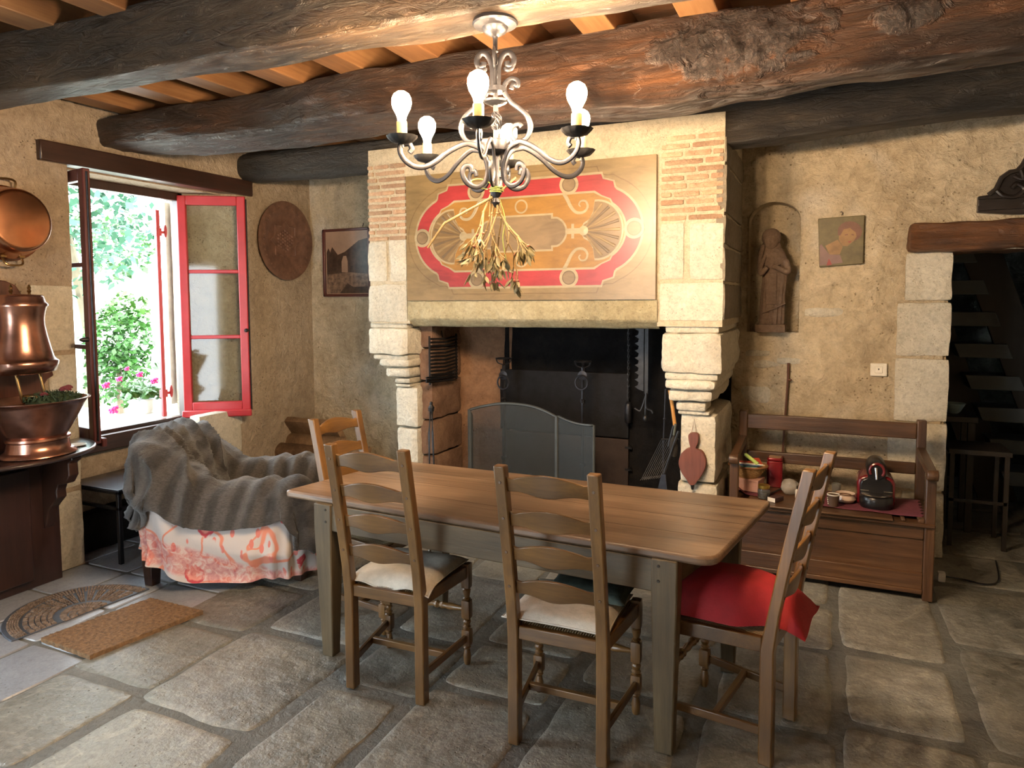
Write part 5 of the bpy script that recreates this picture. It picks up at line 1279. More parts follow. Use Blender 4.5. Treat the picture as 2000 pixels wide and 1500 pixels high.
# dried arrangement in the basin
GRN = plain('dark_moss', (.03, .055, .025), .8, 0, .6, 120, .5)
fa = thing('flower_arrangement', (bx_, by_, ZS+.25), 'arrangement of dark greenery with dried red flowers lying in the copper basin', 'flowers')
m = MB(); random.seed(5)
m.ball((bx_+.04, by_+.07, ZS+.285), (.11, .14, .045), 18)
for i in range(260):
    a, r = random.uniform(0, 2*PI), random.uniform(0, 1)**.5; x, y = bx_+.04+.12*r*math.cos(a), by_+.07+.15*r*math.sin(a); z = ZS+.30+.03*(1-r*r)
    d = Vector((random.uniform(-1, 1), random.uniform(-1, 1), random.uniform(.2, 1.2))).normalized()*.03; m.sweep([(x, y, z), (x+d.x, y+d.y, z+d.z)], .0035, n=4, rad=lambda t: 1-.8*t)
m.build('greenery', GRN, fa)
for (dx, dy, dz, r) in ((.10, .10, .345, .032), (.04, .16, .35, .024), (.07, -.0, .33, .022)):
    m = MB()
    for k in range(26):
        a = k*2.4; e = (k/26)**.5; dd = Vector((math.cos(a)*e, math.sin(a)*e, .35+.6*(1-e))).normalized()*r; c0 = Vector((bx_+dx, by_+dy, ZS+dz)); m.ball(c0+dd*.8, (r*.28, r*.28, r*.2), 6)
    m.build('flower_head', plain('dried_red', (.17, .03, .04), .8, 0, .3, 60, .4), fa)
sc = P(150, 871, Z=ZS); so = MB(); so.lathe([(0, 0), (.03, 0), (.05, .007), (.051, .01), (.03, .004), (0, .003)], (sc.x, sc.y, ZS), 28)
tag(so.build('saucer', plain('white_glaze', (.7, .7, .68), .2)), 'small white saucer beside the foot of the copper basin', 'saucer')
# copper preserving pan on the wall
pcx = P(22, 432, X=XL+.06); 
pn_ = thing('copper_pan', (XL+.02, pcx.y, pcx.z), 'copper preserving pan with brass handles hanging on the wall above the fountain', 'pan')
Mp = Matrix.Translation((XL+.02, pcx.y-.01, pcx.z-.01)) @ Matrix.Rotation(R(90-4), 4, 'Y')
m = MB(); m.lathe([(.205, -.002), (.213, .004), (.205, .008), (.195, .02), (.185, .10), (.176, .135), (.165, .15), (.15, .154), (0, .154)], (0, 0, 0), 56, 0, Mp, cap=False); m.build('pan_body', COPPER, pn_, ang=60)
for s in (1, -1):
    m = MB(); m.sweep(crv([(s*.19, -.05, .03), (s*.225, -.05, .045), (s*.24, -.03, .05), (s*.24, .03, .05), (s*.225, .05, .045), (s*.19, .05, .03)], 5), .006, n=8, M=Mp); m.box((s*.19-.006, -.065, .022), (s*.19+.006, -.035, .045), M=Mp); m.box((s*.19-.006, .035, .022), (s*.19+.006, .065, .045), M=Mp); m.build('handle', BRASS, pn_)
# ================================================================== MATS
COIR = plain('coir', (.17, .095, .042), .95, 0, 1., 160, .45)
q4 = [P(80, 1246, Z=.02), P(175, 1281, Z=.02), P(396, 1193, Z=.02), P(294, 1168, Z=.02)]
m = MB(); a, b, c, d = [Vector((p.x, p.y, 0)) for p in q4]
def ct(u, v):
    p = (a*(1-u)+b*u)*(1-v)+(d*(1-u)+c*u)*v; return Vector((p.x+.004*N(p, 30.), p.y+.004*N(p, 30., 4), .022+.0035*FB(p, 60., 2.)))
m.grid(ct, 60, 120)
e_ = [ct(i/60, 0) for i in range(60)]+[ct(1, i/120) for i in range(120)]+[ct(1-i/60, 1) for i in range(60)]+[ct(0, 1-i/120) for i in range(120)]
n0 = len(e_); m.add([tuple(p) for p in e_]+[(p.x, p.y, 0) for p in e_], [(i, (i+1) % n0, (i+1) % n0+n0, i+n0) for i in range(n0)])
tag(m.build('doormat', COIR), 'rectangular brown coir doormat on the flagstones', 'doormat')
A, B = P(22, 1250, Z=.012), P(292, 1148, Z=.012); A.z = B.z = 0
mid = (A+B)/2; ex = (B-A)/2; nn = Vector((-ex.y, ex.x, 0)); nn = nn.normalized()
far = P(150, 1142, Z=.012); depth = abs((Vector((far.x, far.y, 0))-mid).dot(nn))
if depth < .3 or depth > .6: depth = .42
hm_ = thing('half_round_mat', (mid.x, mid.y, 0), 'half round rubber and coir doormat with sunburst pattern', 'doormat')
def hp(a, k, z): return mid+ex*math.cos(a)*k+nn*depth*math.sin(a)*k+Vector((0, 0, z))
m = MB(); pl = [hp(PI*i/48, 1, 0) for i in range(49)]; m.prism([(p.x, p.y) for p in pl], 0.0, .009, 'z'); m.build('rubber_base', plain('grey_rubber', (.06, .075, .10), .5, 0, .2, 90), hm_, bevel=.002)
m = MB(); random.seed(3)
CO2 = plain('pale_coir', (.20, .15, .115), .95, 0, 1., 160, .5)
for (k0, k1) in ((.945, .80), (.765, .40), (.33, .0)):
    nA = 64
    for i in range(nA):
        a0_, a1_ = PI*(i+.12)/nA, PI*(i+.88)/nA
        if k1 == .40 and i % 4 == 0: continue
        n_ = 5 if k1 != .0 else 3
        for j in range(n_):
            ka, kb = k0+(k1-k0)*(j+.05)/n_, k0+(k1-k0)*(j+.92)/n_
            if k1 == 0 and i % 3: continue
            aa, ab = (a0_, a1_) if k1 else (PI*(i+.1)/nA, PI*(i+2.9)/nA)
            P4 = [hp(aa, ka, 0), hp(ab, ka, 0), hp(ab, kb, 0), hp(aa, kb, 0)]; h = .016+random.uniform(-.002, .002); cen = (P4[0]+P4[1]+P4[2]+P4[3])/4
            m.add([(p.x, p.y, .008) for p in P4]+[(p.x*.8+cen.x*.2, p.y*.8+cen.y*.2, h) for p in P4], [(4, 5, 6, 7), (0, 1, 5, 4), (1, 2, 6, 5), (2, 3, 7, 6), (3, 0, 4, 7)])
m.build('coir_tufts', CO2, hm_)
# ================================================================== LOGS
BARK = masonry('bark', [(.05, .028, .015), (.11, .065, .035), (.18, .11, .06)], 9., bmp=1., fine=40.)
CUT = plain('cut_wood', (.24, .14, .07), .8, 0, .4, 60, .3)
def log(c, r, L, ang, wedge, label, seed, dark=1.):
    o = thing('firewood_log', c, label, 'log', group='firewood stacked in the corner')
    M = Matrix.Translation(c) @ Matrix.Rotation(ang, 4, 'Z') @ Matrix.Rotation(PI/2, 4, 'Y')
    n = 28
    def rad(a, z):
        rr = r*(1+.09*N((math.cos(a)*2, math.sin(a)*2, z*2), 1., seed))
        if wedge is not None:
            for w_ in wedge:
                d = math.cos(a-w_); 
                if d > .25: rr = min(rr, r*.28/d)
        return rr
    m = MB(); nz_ = 14
    m.grid(lambda u, v: Vector((rad(2*PI*u, v*3)*math.cos(2*PI*u), rad(2*PI*u, v*3)*math.sin(2*PI*u), (v-.5)*L)), n, nz_, M=M, cu=True); m.build('bark_side', BARK if wedge is None else [CUT2], o)
    m = MB()
    for e in (0, 1): m.add([(rad(2*PI*i/n, e*3)*math.cos(2*PI*i/n)*.985, rad(2*PI*i/n, e*3)*math.sin(2*PI*i/n)*.985, (e-.5)*L*1.004) for i in range(n)], [tuple(range(n))], M=M)
    m.build('cut_end', CUT, o)
CUT2 = wood('split_wood', [(.09, .05, .025), (.19, .115, .06), (.27, .17, .09)], 'z', 1., .8, .8)
yl = YB-.30
def lg_(px, py, r, L, wedge, lab, seed, y=yl, ang=0.06):
    c = P(px, py, Y=y); log((c.x, y, c.z), r, L, ang, wedge, lab, seed)
lg_(608, 838, .115, .58, (-.9, 2.2), 'thick split log lying on top of the firewood stack', 1.)
lg_(612, 868, .085, .62, (1.4,), 'dark split log second from the top of the firewood stack', 5., yl+.0)
lg_(575, 885, .08, .5, None, 'round log with pale cut end low in the firewood stack', 9., yl-.14)
lg_(660, 888, .09, .6, (1.2, -2.), 'rough dark log low on the right of the firewood stack', 12., yl)
lg_(625, 925, .10, .56, None, 'round log in the lower rows of the firewood stack', 15., yl)
lg_(690, 925, .10, .6, (.8,), 'split log in the lower rows beside the round one', 18., yl-.05)
lg_(640, 975, .14, .7, None, 'thick log at the bottom of the firewood stack behind the orange-lit chair', 21., yl)
lp = MB(); cb_ = P(640, 975, Y=yl).z-.15
lp.rough((P(640, 975, Y=yl).x-.42, yl-.2, 0), (P(640, 975, Y=yl).x+.42, YB-.02, cb_), (16, 8, 8), .03, .012, 6.)
tag(lp.build('stone_ledge', SCORCH), 'low stone ledge under the firewood in the corner', 'ledge')
# ================================================================== BENCH (settle with chest seat)
bl, br_, bf, bb_ = -.50, .56, 4.37, 4.90
SZ = .43
be = thing('bench', ((bl+br_)/2, (bf+bb_)/2, 0), 'old brown wooden settle with a chest seat and open rail back', 'bench')
T_ = .05
for i, x in enumerate((bl, br_-T_)):
    m = MB(); m.box((x, bb_-.05, 0), (x+T_, bb_, .915)); m.build('rear_post', BENCHW('z'), be, bevel=.006)
    m = MB(); m.box((x, bf, 0), (x+T_, bf+.05, .70)); m.build('front_post', BENCHW('z'), be, bevel=.006)
    m = MB(); 
    m.hexa([(x+.003, bf-.03, .685), (x+T_-.003, bf-.03, .685), (x+T_-.003, bb_-.03, .70), (x+.003, bb_-.03, .70)], [(x+.003, bf-.03, .725), (x+T_-.003, bf-.03, .725), (x+T_-.003, bb_-.03, .755), (x+.003, bb_-.03, .755)])
    m.lathe([(0, -.003), (.028, 0), (.030, .02), (.03, T_), (.028, T_+.003), (0, T_+.005)], (0, 0, 0), 16, M=Matrix.Translation((x, bf-.02, .70)) @ Matrix.Rotation(PI/2, 4, 'Y'))
    m.build('armrest', BENCHW('y'), be, bevel=.005)
    m = MB(); m.box((x+.012, bf+.05, .06), (x+.036, bb_-.05, SZ-.02)); m.build('side_panel', BENCHW('y'), be, bevel=.003)
for z0, z1 in ((.80, .895), (.585, .655)):
    m = MB(); m.box((bl+T_, bb_-.042, z0), (br_-T_, bb_-.012, z1)); m.build('back_rail', BENCHW('x'), be, bevel=.006)
m = MB(); m.box((bl+T_, bf+.012, .335), (br_-T_, bf+.04, SZ-.02)); m.box((bl+T_, bf+.006, .06), (br_-T_, bf+.035, .15)); m.box((bl+T_, bf+.0, .035), (br_-T_, bf+.03, .062)); m.build('front_frame', BENCHW('x'), be, bevel=.005)
m = MB(); m.rough((bl+T_, bf+.022, .145), (br_-T_, bf+.034, .34), (60, 2, 12), .004, .003, 5.); m.build('front_panel', BENCHW('x'), be)
m = MB(); m.box((bl+T_, bb_-.04, .06), (br_-T_, bb_-.02, SZ-.02)); m.build('back_panel', BENCHW('x'), be)
m = MB(); m.box((bl-.0, bf-.015, SZ-.022), (br_, bb_, SZ-.0)); m.build('seat', BENCHW('x'), be, bevel=.006)
m = MB(); m.box((bl+.10, bf-.03, SZ), (br_-.20, bb_-.10, SZ+.014)); m.build('seat_lid', BENCHW('x'), be, bevel=.005)
m = MB(); m.box((br_-.16, bf, SZ), (br_-.14, bb_-.05, SZ+.012)); m.box((br_-.08, bf, SZ), (br_-.05, bf+.3, SZ+.02)); m.build('lid_stop', BENCHW('y'), be, bevel=.004)
SZ1 = SZ+.015
PURP = plain('purple_cloth', (.14, .030, .05), .85, 0, .5, 120, .2)
def cloth(name, pts, label, lift):
    m = MB(); a, b, c, d = [Vector(p) for p in pts]
    def fn(u, v):
        p = (a*(1-u)+b*u)*(1-v)+(d*(1-u)+c*u)*v
        ex_ = .012*(math.floor(v*12) % 2) if u > .97 else 0
        return Vector((p.x+ex_, p.y, lift(p, u, v)))
    m.grid(fn, 60, 24); return tag(m.build(name, PURP, solid=.002, ang=180), label, 'placemat')
q = [P(1590, 988, Z=SZ1), P(1802, 1012, Z=SZ1), P(1792, 978, Z=SZ1), P(1592, 960, Z=SZ1)]
cloth('placemat', q, 'purple placemat under the coffee machine on the bench', lambda p, u, v: SZ1+.005+.002*math.sin(u*14))
q = [P(1438, 963, Z=SZ1), P(1508, 975, Z=SZ1), P(1492, 944, Z=SZ1), P(1428, 940, Z=SZ1)]
cloth('placemat', q, 'purple placemat curling up at its left end under the pink box', lambda p, u, v: SZ1+.004+.05*max(0, (.35-u)/.35)**2)
def on(px, py, z=SZ1): return P(px, py, Z=z)
# coffee machine
c = on(1712, 994, SZ1+.006); cfx, cfy, z0 = c.x, c.y+.10, SZ1+.006
CB = plain('black_plastic', (.010, .010, .012), .28); CRED = plain('red_plastic', (.13, .008, .012), .25, coat=.5); CHR = plain('chrome', (.65, .65, .65), .2, 1.)
cf = thing('coffee_machine', (cfx, cfy, z0), 'small red and black capsule coffee machine on the bench', 'coffee machine')
W2 = .098
m = MB()
pr = [(-W2, 0), (-W2, .13), (-W2+.012, .155), (-W2+.04, .17), (W2-.04, .17), (W2-.012, .155), (W2, .13), (W2, 0)]
m.prism([(cfx+a, z0+b) for a, b in pr], cfy-.02, cfy+.17, 'y'); m.build('red_shell', CRED, cf, bevel=.012)
m = MB(); m.prism([(cfx+a*.86, z0+b*.93) for a, b in pr], cfy-.028, cfy-.0, 'y'); m.build('front_panel', CB, cf, bevel=.008)
m = MB(); m.lathe([(.0, 0), (.082, 0), (.086, .01), (.086, .062), (.08, .068), (0, .068)], (cfx, cfy-.045, z0), 36); m.build('drip_base', CB, cf, ang=50)
m = MB(); m.lathe([(.0, .069), (.074, .069), (.078, .072), (.074, .075), (0, .0745)], (cfx, cfy-.045, z0), 36); m.build('drip_tray', CHR, cf)
m = MB(); 
for s in (-1, 1): m.box((cfx+s*.06-.022, cfy-.032, z0+.083), (cfx+s*.06+.022, cfy-.026, z0+.087))
m.build('trim_line', CHR, cf)
m = MB(); m.lathe([(0, -.06), (.045, -.058), (.052, -.04), (.052, .10), (.045, .13), (0, .135)], (0, 0, 0), 32, M=Matrix.Translation((cfx, cfy+.02, z0+.205)) @ Matrix.Rotation(-PI/2, 4, 'X') @ Matrix.Diagonal((1, 1.15, 1, 1))); m.box((cfx-.045, cfy-.03, z0+.12), (cfx+.045, cfy+.06, z0+.2)); m.build('brew_head', CB, cf, ang=50)
m = MB(); m.sweep([(cfx+.036*math.cos(R(a)), cfy-.042, z0+.205+.04*math.sin(R(a))) for a in range(-40, 221, 12)], .008, n=8); m.build('head_ring', CRED, cf)
m = MB(); m.sweep([(cfx-.006, cfy-.045, z0+.222), (cfx-.002, cfy-.065, z0+.16)], .008, n=10, rad=lambda t: 1.2-.5*t); m.build('lever', CHR, cf)
# paper cup
c = on(1627, 988, SZ1+.006); cu = thing('paper_cup', (c.x, c.y, SZ1+.006), 'brown paper cup with white rim on the purple placemat', 'cup')
m = MB(); m.lathe([(0, .002), (.024, .002), (.024, 0), (.0255, 0), (.033, .066)], (c.x, c.y, SZ1+.006), 28); m.build('cup_wall', plain('brown_paper', (.075, .045, .03), .6), cu)
m = MB(); m.lathe([(.0332, .064), (.0345, .067), (.0332, .070), (.031, .068), (.024, .006), (0, .006)], (c.x, c.y, SZ1+.006), 28, cap=False); m.build('white_rim', plain('paper_white', (.7, .68, .62), .6), cu)
m = MB()
for k in range(4): m.ball((c.x-.026-.0015*k, c.y-.012, SZ1+.02+.011*k), (.003, .005, .004), 8)
m.build('print_marks', plain('paper_white', (.7, .68, .62), .6), cu)
# ceramic bowl with lid
c = on(1651, 982, SZ1+.006); c.y += .03; bo = thing('ceramic_bowl', (c.x, c.y, SZ1+.006), 'cream glazed ceramic bowl with painted rim behind the paper cup', 'bowl')
CER = plain('cream_glaze', (.55, .44, .36), .2, 0, 0, 20, .1, coat=.5)
m = MB(); m.lathe([(0, 0), (.035, 0), (.05, .006), (.058, .02), (.052, .042), (.056, .05), (.053, .052), (.046, .042), (.0, .035)], (c.x, c.y, SZ1+.006), 36); m.build('bowl_body', CER, bo)
m = MB(); m.lathe([(.0545, .048), (.057, .050), (.0545, .053)], (c.x, c.y, SZ1+.006), 36, cap=False); m.lathe([(0.03, .004), (.052, .004), (.054, .008)], (c.x, c.y, SZ1+.005), 36, cap=False); m.sweep([(c.x+.03*math.cos(t*.5), c.y-.002+.03*math.sin(t*.5), SZ1+.046) for t in range(9)], .004, n=6); m.build('painted_rim', plain('brown_glaze', (.10, .05, .03), .25), bo)
c2 = on(1633, 968, SZ1+.006); c2.y += .06; gl = MB(); gl.lathe([(0, 0), (.022, 0), (.027, .06), (.025, .06), (.02, .005), (0, .004)], (c2.x, c2.y, SZ1+.006), 24)
tag(gl.build('drinking_glass', plain('smoky_glass', (.5, .5, .45), .1, trans=.8)), 'small glass half hidden behind the cream bowl', 'glass')
# red tin
c = on(1512, 952); c.y += .05; tn = thing('red_tin', (c.x, c.y, SZ1), 'tall dark red rounded tin canister on the bench', 'tin')
def rsq(w, r, n=6): return [(sx*(w-r)+r*math.cos(a0+PI/2*i/n), sy*(w-r)+r*math.sin(a0+PI/2*i/n)) for (sx, sy, a0) in ((1, 1, 0), (-1, 1, PI/2), (-1, -1, PI), (1, -1, 1.5*PI)) for i in range(n+1)]
TR = plain('tin_red', (.22, .012, .018), .25, .3, coat=.5)
m = MB(); m.prism([(c.x+a, c.y+b) for a, b in rsq(.048, .018)], SZ1, SZ1+.165, 'z'); m.build('tin_body', TR, tn, bevel=.003)
m = MB(); m.prism([(c.x+a, c.y+b) for a, b in rsq(.046, .018)], SZ1+.167, SZ1+.187, 'z'); m.build('lid', TR, tn, bevel=.005)
m = MB(); m.prism([(c.x+a, c.y+b) for a, b in rsq(.036, .016)], SZ1+.187, SZ1+.189, 'z'); m.build('lid_top', plain('tan_lid', (.30, .18, .09), .35), tn)
# pink box + basket
c = on(1457, 958, SZ1+.008); bxk = thing('pink_box', (c.x, c.y+.04, SZ1+.008), 'pale pink cardboard box under the wicker basket', 'box')
Mx = Matrix.Translation((c.x, c.y+.04, SZ1+.008)) @ Matrix.Rotation(R(-14), 4, 'Z'); PK = plain('pink_card', (.55, .32, .26), .6)
m = MB(); m.box((-.085, -.05, 0), (.085, .07, .062), M=Mx); m.build('box_body', PK, bxk, bevel=.002)
m = MB(); m.box((-.088, -.053, .062), (.088, .073, .076), M=Mx); m.build('lid', PK, bxk, bevel=.002)
bz = SZ1+.085; bkx, bky = c.x+.005, c.y+.05
bk = thing('wicker_basket', (bkx, bky, bz), 'small round wicker basket of pens and odds and ends on the pink box', 'basket')
WK = plain('wicker', (.34, .20, .07), .6, 0, .3, 90, .3)
m = MB()
for k in range(11):
    t = k/10; r = .055+.055*t**.8; z = .068*t; m.sweep([(bkx+(r+.0022*(-1)**(i+k))*math.cos(2*PI*i/40), bky+(r+.0022*(-1)**(i+k))*.85*math.sin(2*PI*i/40), bz+z+.004) for i in range(40)], .0042, n=5, closed=True)
for i in range(28):
    a = 2*PI*i/28; m.sweep([(bkx+.054*math.cos(a), bky+.046*math.sin(a), bz), (bkx+.112*math.cos(a), bky+.095*math.sin(a), bz+.072)], .004, n=5)
m.lathe([(0, .002), (.055, .002), (.055, .006), (0, .006)], (bkx, bky, bz), 24); m.build('woven_sides', WK, bk)
m = MB(); m.sweep([(bkx+.115*math.cos(2*PI*i/40), bky+.098*math.sin(2*PI*i/40), bz+.074) for i in range(40)], .0065, n=8, closed=True); m.build('rim', plain('wicker_rim', (.22, .10, .04), .6), bk)
def pen(p, q_, r, col, nm, lab, cat='pen'):
    m = MB(); m.sweep([p, q_], r, n=10); p, q_ = Vector(p), Vector(q_); m.sweep([q_, q_+(q_-p).normalized()*.012], r*.6, n=8, rad=lambda t: 1-.8*t); tag(m.build(nm, col), lab, cat)
z_ = bz+.078
pen((bkx+.06, bky-.02, z_+.01), (bkx-.02, bky+.03, z_+.055), .012, plain('lime_green', (.45, .62, .18), .4), 'glue_stick', 'lime green glue stick poking out of the wicker basket', 'glue stick')
pen((bkx-.09, bky-.03, z_), (bkx+.07, bky-.045, z_+.006), .005, plain('blue_plastic', (.03, .10, .22), .3), 'ballpoint_pen', 'blue pen lying across the wicker basket')
pen((bkx-.085, bky-.0, z_+.004), (bkx+.09, bky-.025, z_+.008), .005, plain('paper_white', (.7, .68, .62), .6), 'ballpoint_pen', 'white pen across the middle of the wicker basket')
pen((bkx-.07, bky+.03, z_+.006), (bkx+.05, bky+.0, z_+.016), .006, plain('orange_red', (.40, .06, .03), .35), 'marker_pen', 'red marker pen at the back of the wicker basket')
pen((bkx-.04, bky-.06, z_-.004), (bkx+.06, bky-.07, z_-.002), .005, plain('teal_plastic', (.05, .20, .22), .3), 'ballpoint_pen', 'teal pen along the front rim of the wicker basket')
m = MB(); m.prism([(bkx+.02, z_-.01), (bkx+.085, z_-.01), (bkx+.06, z_+.035), (bkx+.015, z_+.03)], bky+.05, bky+.056, 'y'); tag(m.build('paper_card', plain('orange_red', (.40, .06, .03), .35)), 'small red card standing at the back of the basket', 'card')
# jar
c = on(1491, 975); c.y += .025; jr = thing('glass_jar', (c.x, c.y, SZ1), 'small glass jar with a gold lid in front of the red tin', 'jar')
m = MB(); m.lathe([(0, 0), (.032, 0), (.036, .006), (.036, .05), (.030, .060), (.030, .066)], (c.x, c.y, SZ1), 28); m.build('glass_body', plain('jar_glass', (.75, .8, .8), .05, trans=.92), jr)
m = MB(); m.lathe([(0, .003), (.030, .003), (.033, .02), (.031, .04), (0, .042)], (c.x, c.y, SZ1), 20); m.build('contents', plain('dark_contents', (.03, .025, .02), .8, 0, .8, 120), jr)
m = MB(); m.lathe([(.033, .062), (.034, .066), (.034, .080), (.031, .083), (0, .083)], (c.x, c.y, SZ1), 28); m.build('gold_lid', plain('gold_lid', (.60, .42, .10), .3, .9), jr)
# match box
c = on(1513, 980); Mx = Matrix.Translation((c.x, c.y+.02, SZ1)) @ Matrix.Rotation(R(-30), 4, 'Z')
mb_ = thing('matchbox', (c.x, c.y+.02, SZ1), 'matchbox with a white end lying in front of the glass jar', 'matchbox')
m = MB(); m.box((-.025, -.035, 0), (.025, .05, .026), M=Mx); m.build('sleeve', plain('dark_card', (.06, .03, .03), .6), mb_, bevel=.001)
m = MB(); m.box((-.0245, -.037, .001), (.0245, -.034, .025), M=Mx); m.build('tray_end', plain('paper_white', (.7, .68, .62), .6), mb_)
# plastic bag
c = on(1541, 970); bg = MB()
def fn(u, v):
    a = 2*PI*u; r = .05*math.sin(PI*min(.98, max(.02, v))); p = Vector((c.x+r*1.1*math.cos(a), c.y+.05+r*.9*math.sin(a), SZ1+.05*(1-math.cos(PI*v)))); return p+Vector((1, 1, .4))*.012*FB(p, 18., 3.)*math.sin(PI*v)
bg.grid(fn, 36, 18, cu=True)
tag(bg.build('plastic_bag', plain('clear_plastic', (.45, .43, .4), .15, alpha=.55)), 'crumpled clear plastic bag on the bench behind the end chair', 'bag')
c = on(1562, 976); j2 = thing('small_jar', (c.x, c.y+.02, SZ1), 'small white-labelled jar seen between the slats of the end chair', 'jar')
m = MB(); m.lathe([(0, 0), (.024, 0), (.027, .005), (.027, .05), (.02, .06), (0, .06)], (c.x, c.y+.02, SZ1), 24); m.build('jar_body', plain('paper_white', (.7, .68, .62), .6), j2)
m = MB(); m.lathe([(.021, .06), (.021, .075), (0, .075)], (c.x, c.y+.02, SZ1), 24); m.build('lid', CB, j2)
# black cable behind
m = MB(); a, b, d = on(1500, 968), on(1525, 958), on(1540, 962); m.sweep(crv([(a.x, a.y, SZ1+.006), (b.x, b.y-.02, SZ1+.014), (b.x+.02, b.y+.03, SZ1+.01), (d.x, d.y, SZ1+.005), (d.x+.05, d.y+.06, SZ1+.006)], 6), .006, n=8)
tag(m.build('power_cable', CB), 'black power cable curled behind the matchbox', 'cable')
# ================================================================== far room (dim)
FW = wood('far_dark_wood', [(.008, .006, .005), (.02, .014, .01)], 'z', 1., .5, .2); FT = plain('pale_tread', (.09, .095, .09), .6, 0, .2, 30)
YS_ = 6.6
stp = thing('open_staircase', (P(1930, 700, Y=YS_).x, YS_, 0), 'dark open wooden staircase seen through the doorway', 'staircase')
tr = [(1890, 597), (1905, 645), (1935, 697), (1955, 745), (1880, 560), (1975, 790)]
sa, sb2 = P(1845, 430, Y=YS_), P(2030, 930, Y=YS_)
for s_ in (0, .62):
    m = MB(); d = Vector((sb2.x-sa.x, 0, sb2.z-sa.z)).normalized(); n2_ = Vector((-d.z, 0, d.x))
    for_ = [(sa.x-d.x*.5, sa.z-d.z*.5), (sb2.x+d.x*1., sb2.z+d.z*1.)]
    w = .13
    q_ = [(for_[0][0]-n2_.x*w-s_*.75, for_[0][1]-n2_.z*w), (for_[1][0]-n2_.x*w-s_*.75, for_[1][1]-n2_.z*w), (for_[1][0]+n2_.x*w-s_*.75, for_[1][1]+n2_.z*w), (for_[0][0]+n2_.x*w-s_*.75, for_[0][1]+n2_.z*w)]
    m.prism([(a+ .16, b) for a, b in q_], YS_+s_*.4, YS_+s_*.4+.04, 'y'); m.build('stringer', FW, stp, bevel=.004)
for i in range(9):
    t = i/8; cx2, cz2 = sa.x+(sb2.x-sa.x)*t, sa.z+(sb2.z-sa.z)*t
    m = MB(); m.hexa([(cx2-.21, YS_-.02, cz2-.09), (cx2+.14, YS_-.02, cz2-.09), (cx2+.14, YS_+.3, cz2-.09), (cx2-.21, YS_+.3, cz2-.09)], [(cx2-.25, YS_-.02, cz2+.02), (cx2+.10, YS_-.02, cz2+.02), (cx2+.10, YS_+.3, cz2+.02), (cx2-.25, YS_+.3, cz2+.02)]); m.build('tread', FT, stp, bevel=.004)
c = P(1862, 800, Y=5.95); cs = thing('wooden_shelf', (c.x, 5.95, 0), 'dark wooden cabinet in the dim room beyond the doorway', 'cabinet')
m = MB(); m.box((c.x-.3, 5.75, c.z-.06), (c.x+.12, 6.15, c.z-.02)); m.build('top', FW, cs, bevel=.004)
for x in (c.x-.28, c.x+.07):
    m = MB(); m.box((x, 5.8, 0), (x+.04, 5.84, c.z-.06)); m.build('leg', FW, cs); m = MB(); m.box((x, 6.06, 0), (x+.04, 6.10, c.z-.06)); m.build('leg', FW, cs)
bw2 = P(1863, 790, Y=5.9); m = MB(); m.lathe([(0, 0), (.03, 0), (.045, .015), (.075, .07), (.078, .072), (.07, .068), (.03, .01), (0, .008)], (bw2.x, 5.92, c.z-.02), 28)
tag(m.build('blue_bowl', plain('pale_blue_glaze', (.25, .35, .38), .3)), 'pale blue bowl on the dark cabinet beyond the doorway', 'bowl')
c = P(1850, 1000, Y=5.5); cc_ = thing('stool', (c.x+.1, 5.6, 0), 'dark stool with thin legs just inside the dim doorway', 'stool')
for dx in (0, .3):
    for dy in (0, .3): m = MB(); m.box((c.x+dx, 5.45+dy, 0), (c.x+dx+.025, 5.475+dy, .62)); m.build('leg', FW, cc_)
m = MB(); m.box((c.x-.01, 5.44, .62), (c.x+.335, 5.785, .65)); m.build('seat', FW, cc_); m = MB(); m.box((c.x, 5.45, .3), (c.x+.32, 5.46, .32)); m.build('rung', FW, cc_)
c = P(1840, 1128, Z=.03); m = MB(); m.rough((c.x-.02, c.y, 0), (c.x+.02, c.y+.05, .055), (3, 3, 3), .008, 0); tag(m.build('white_plug', plain('paper_white', (.7, .68, .62), .6)), 'small white plug on the floor beside the bench', 'plug')
m = MB(); m.sweep(crv([(c.x+.02, c.y+.03, .03), (c.x+.12, c.y+.08, .008), (c.x+.22, c.y+.05, .008), (c.x+.3, c.y+.15, .008), (c.x+.35, c.y+.5, .008)], 6), .005, n=6); tag(m.build('floor_cable', CB), 'black cable on the floor running from the white plug', 'cable')
# ================================================================== CHANDELIER
CHX, CHY = -1.05, 2.27
chd = thing('chandelier', (CHX, CHY, 2.58), 'grey wrought iron six-lamp chandelier with scrolled arms hanging from the front beam', 'chandelier')
yaw = math.atan2(-CHY, -CHX)      # direction from the chandelier towards the camera foot
def PX(a, r, z, t=0.):
    """a: angle off the camera direction (positive to the picture's right)"""
    th = yaw+R(a); return Vector((CHX+r*math.cos(th), CHY+r*math.sin(th), z))
def K(x, y):   # coordinates read off an enlargement of the right half -> (r, z)
    return ((x-1035)*.000470, HC+(590-(100+.26*y))/557.)
def scroll(pts, a, rx, ry, name, par=chd, M=None, rad=None):
    p3 = crv([PX(a, r, z) for r, z in pts], 6); th = yaw+R(a)
    up = (-math.sin(th), math.cos(th), 0)
    m = MB(); m.sweep(p3, rx, ry, n=8, up=up, rad=rad or (lambda t: 1.0)); return m.build(name, IRONL, par)
m = MB(); zc_ = 2.60
m.lathe([(.075, 2.60), (.078, 2.588), (.074, 2.582), (.045, 2.575), (.038, 2.560), (.022, 2.55), (.010, 2.545), (0, 2.543)], (CHX, CHY, 0), 32); m.lathe([(.012, 2.55), (.008, 2.54), (.008, 2.50), (.011, 2.495), (0, 2.49)], (CHX, CHY, 0), 12)
m.build('canopy', IRONL, chd)
m = MB(); z = 2.50; i = 0
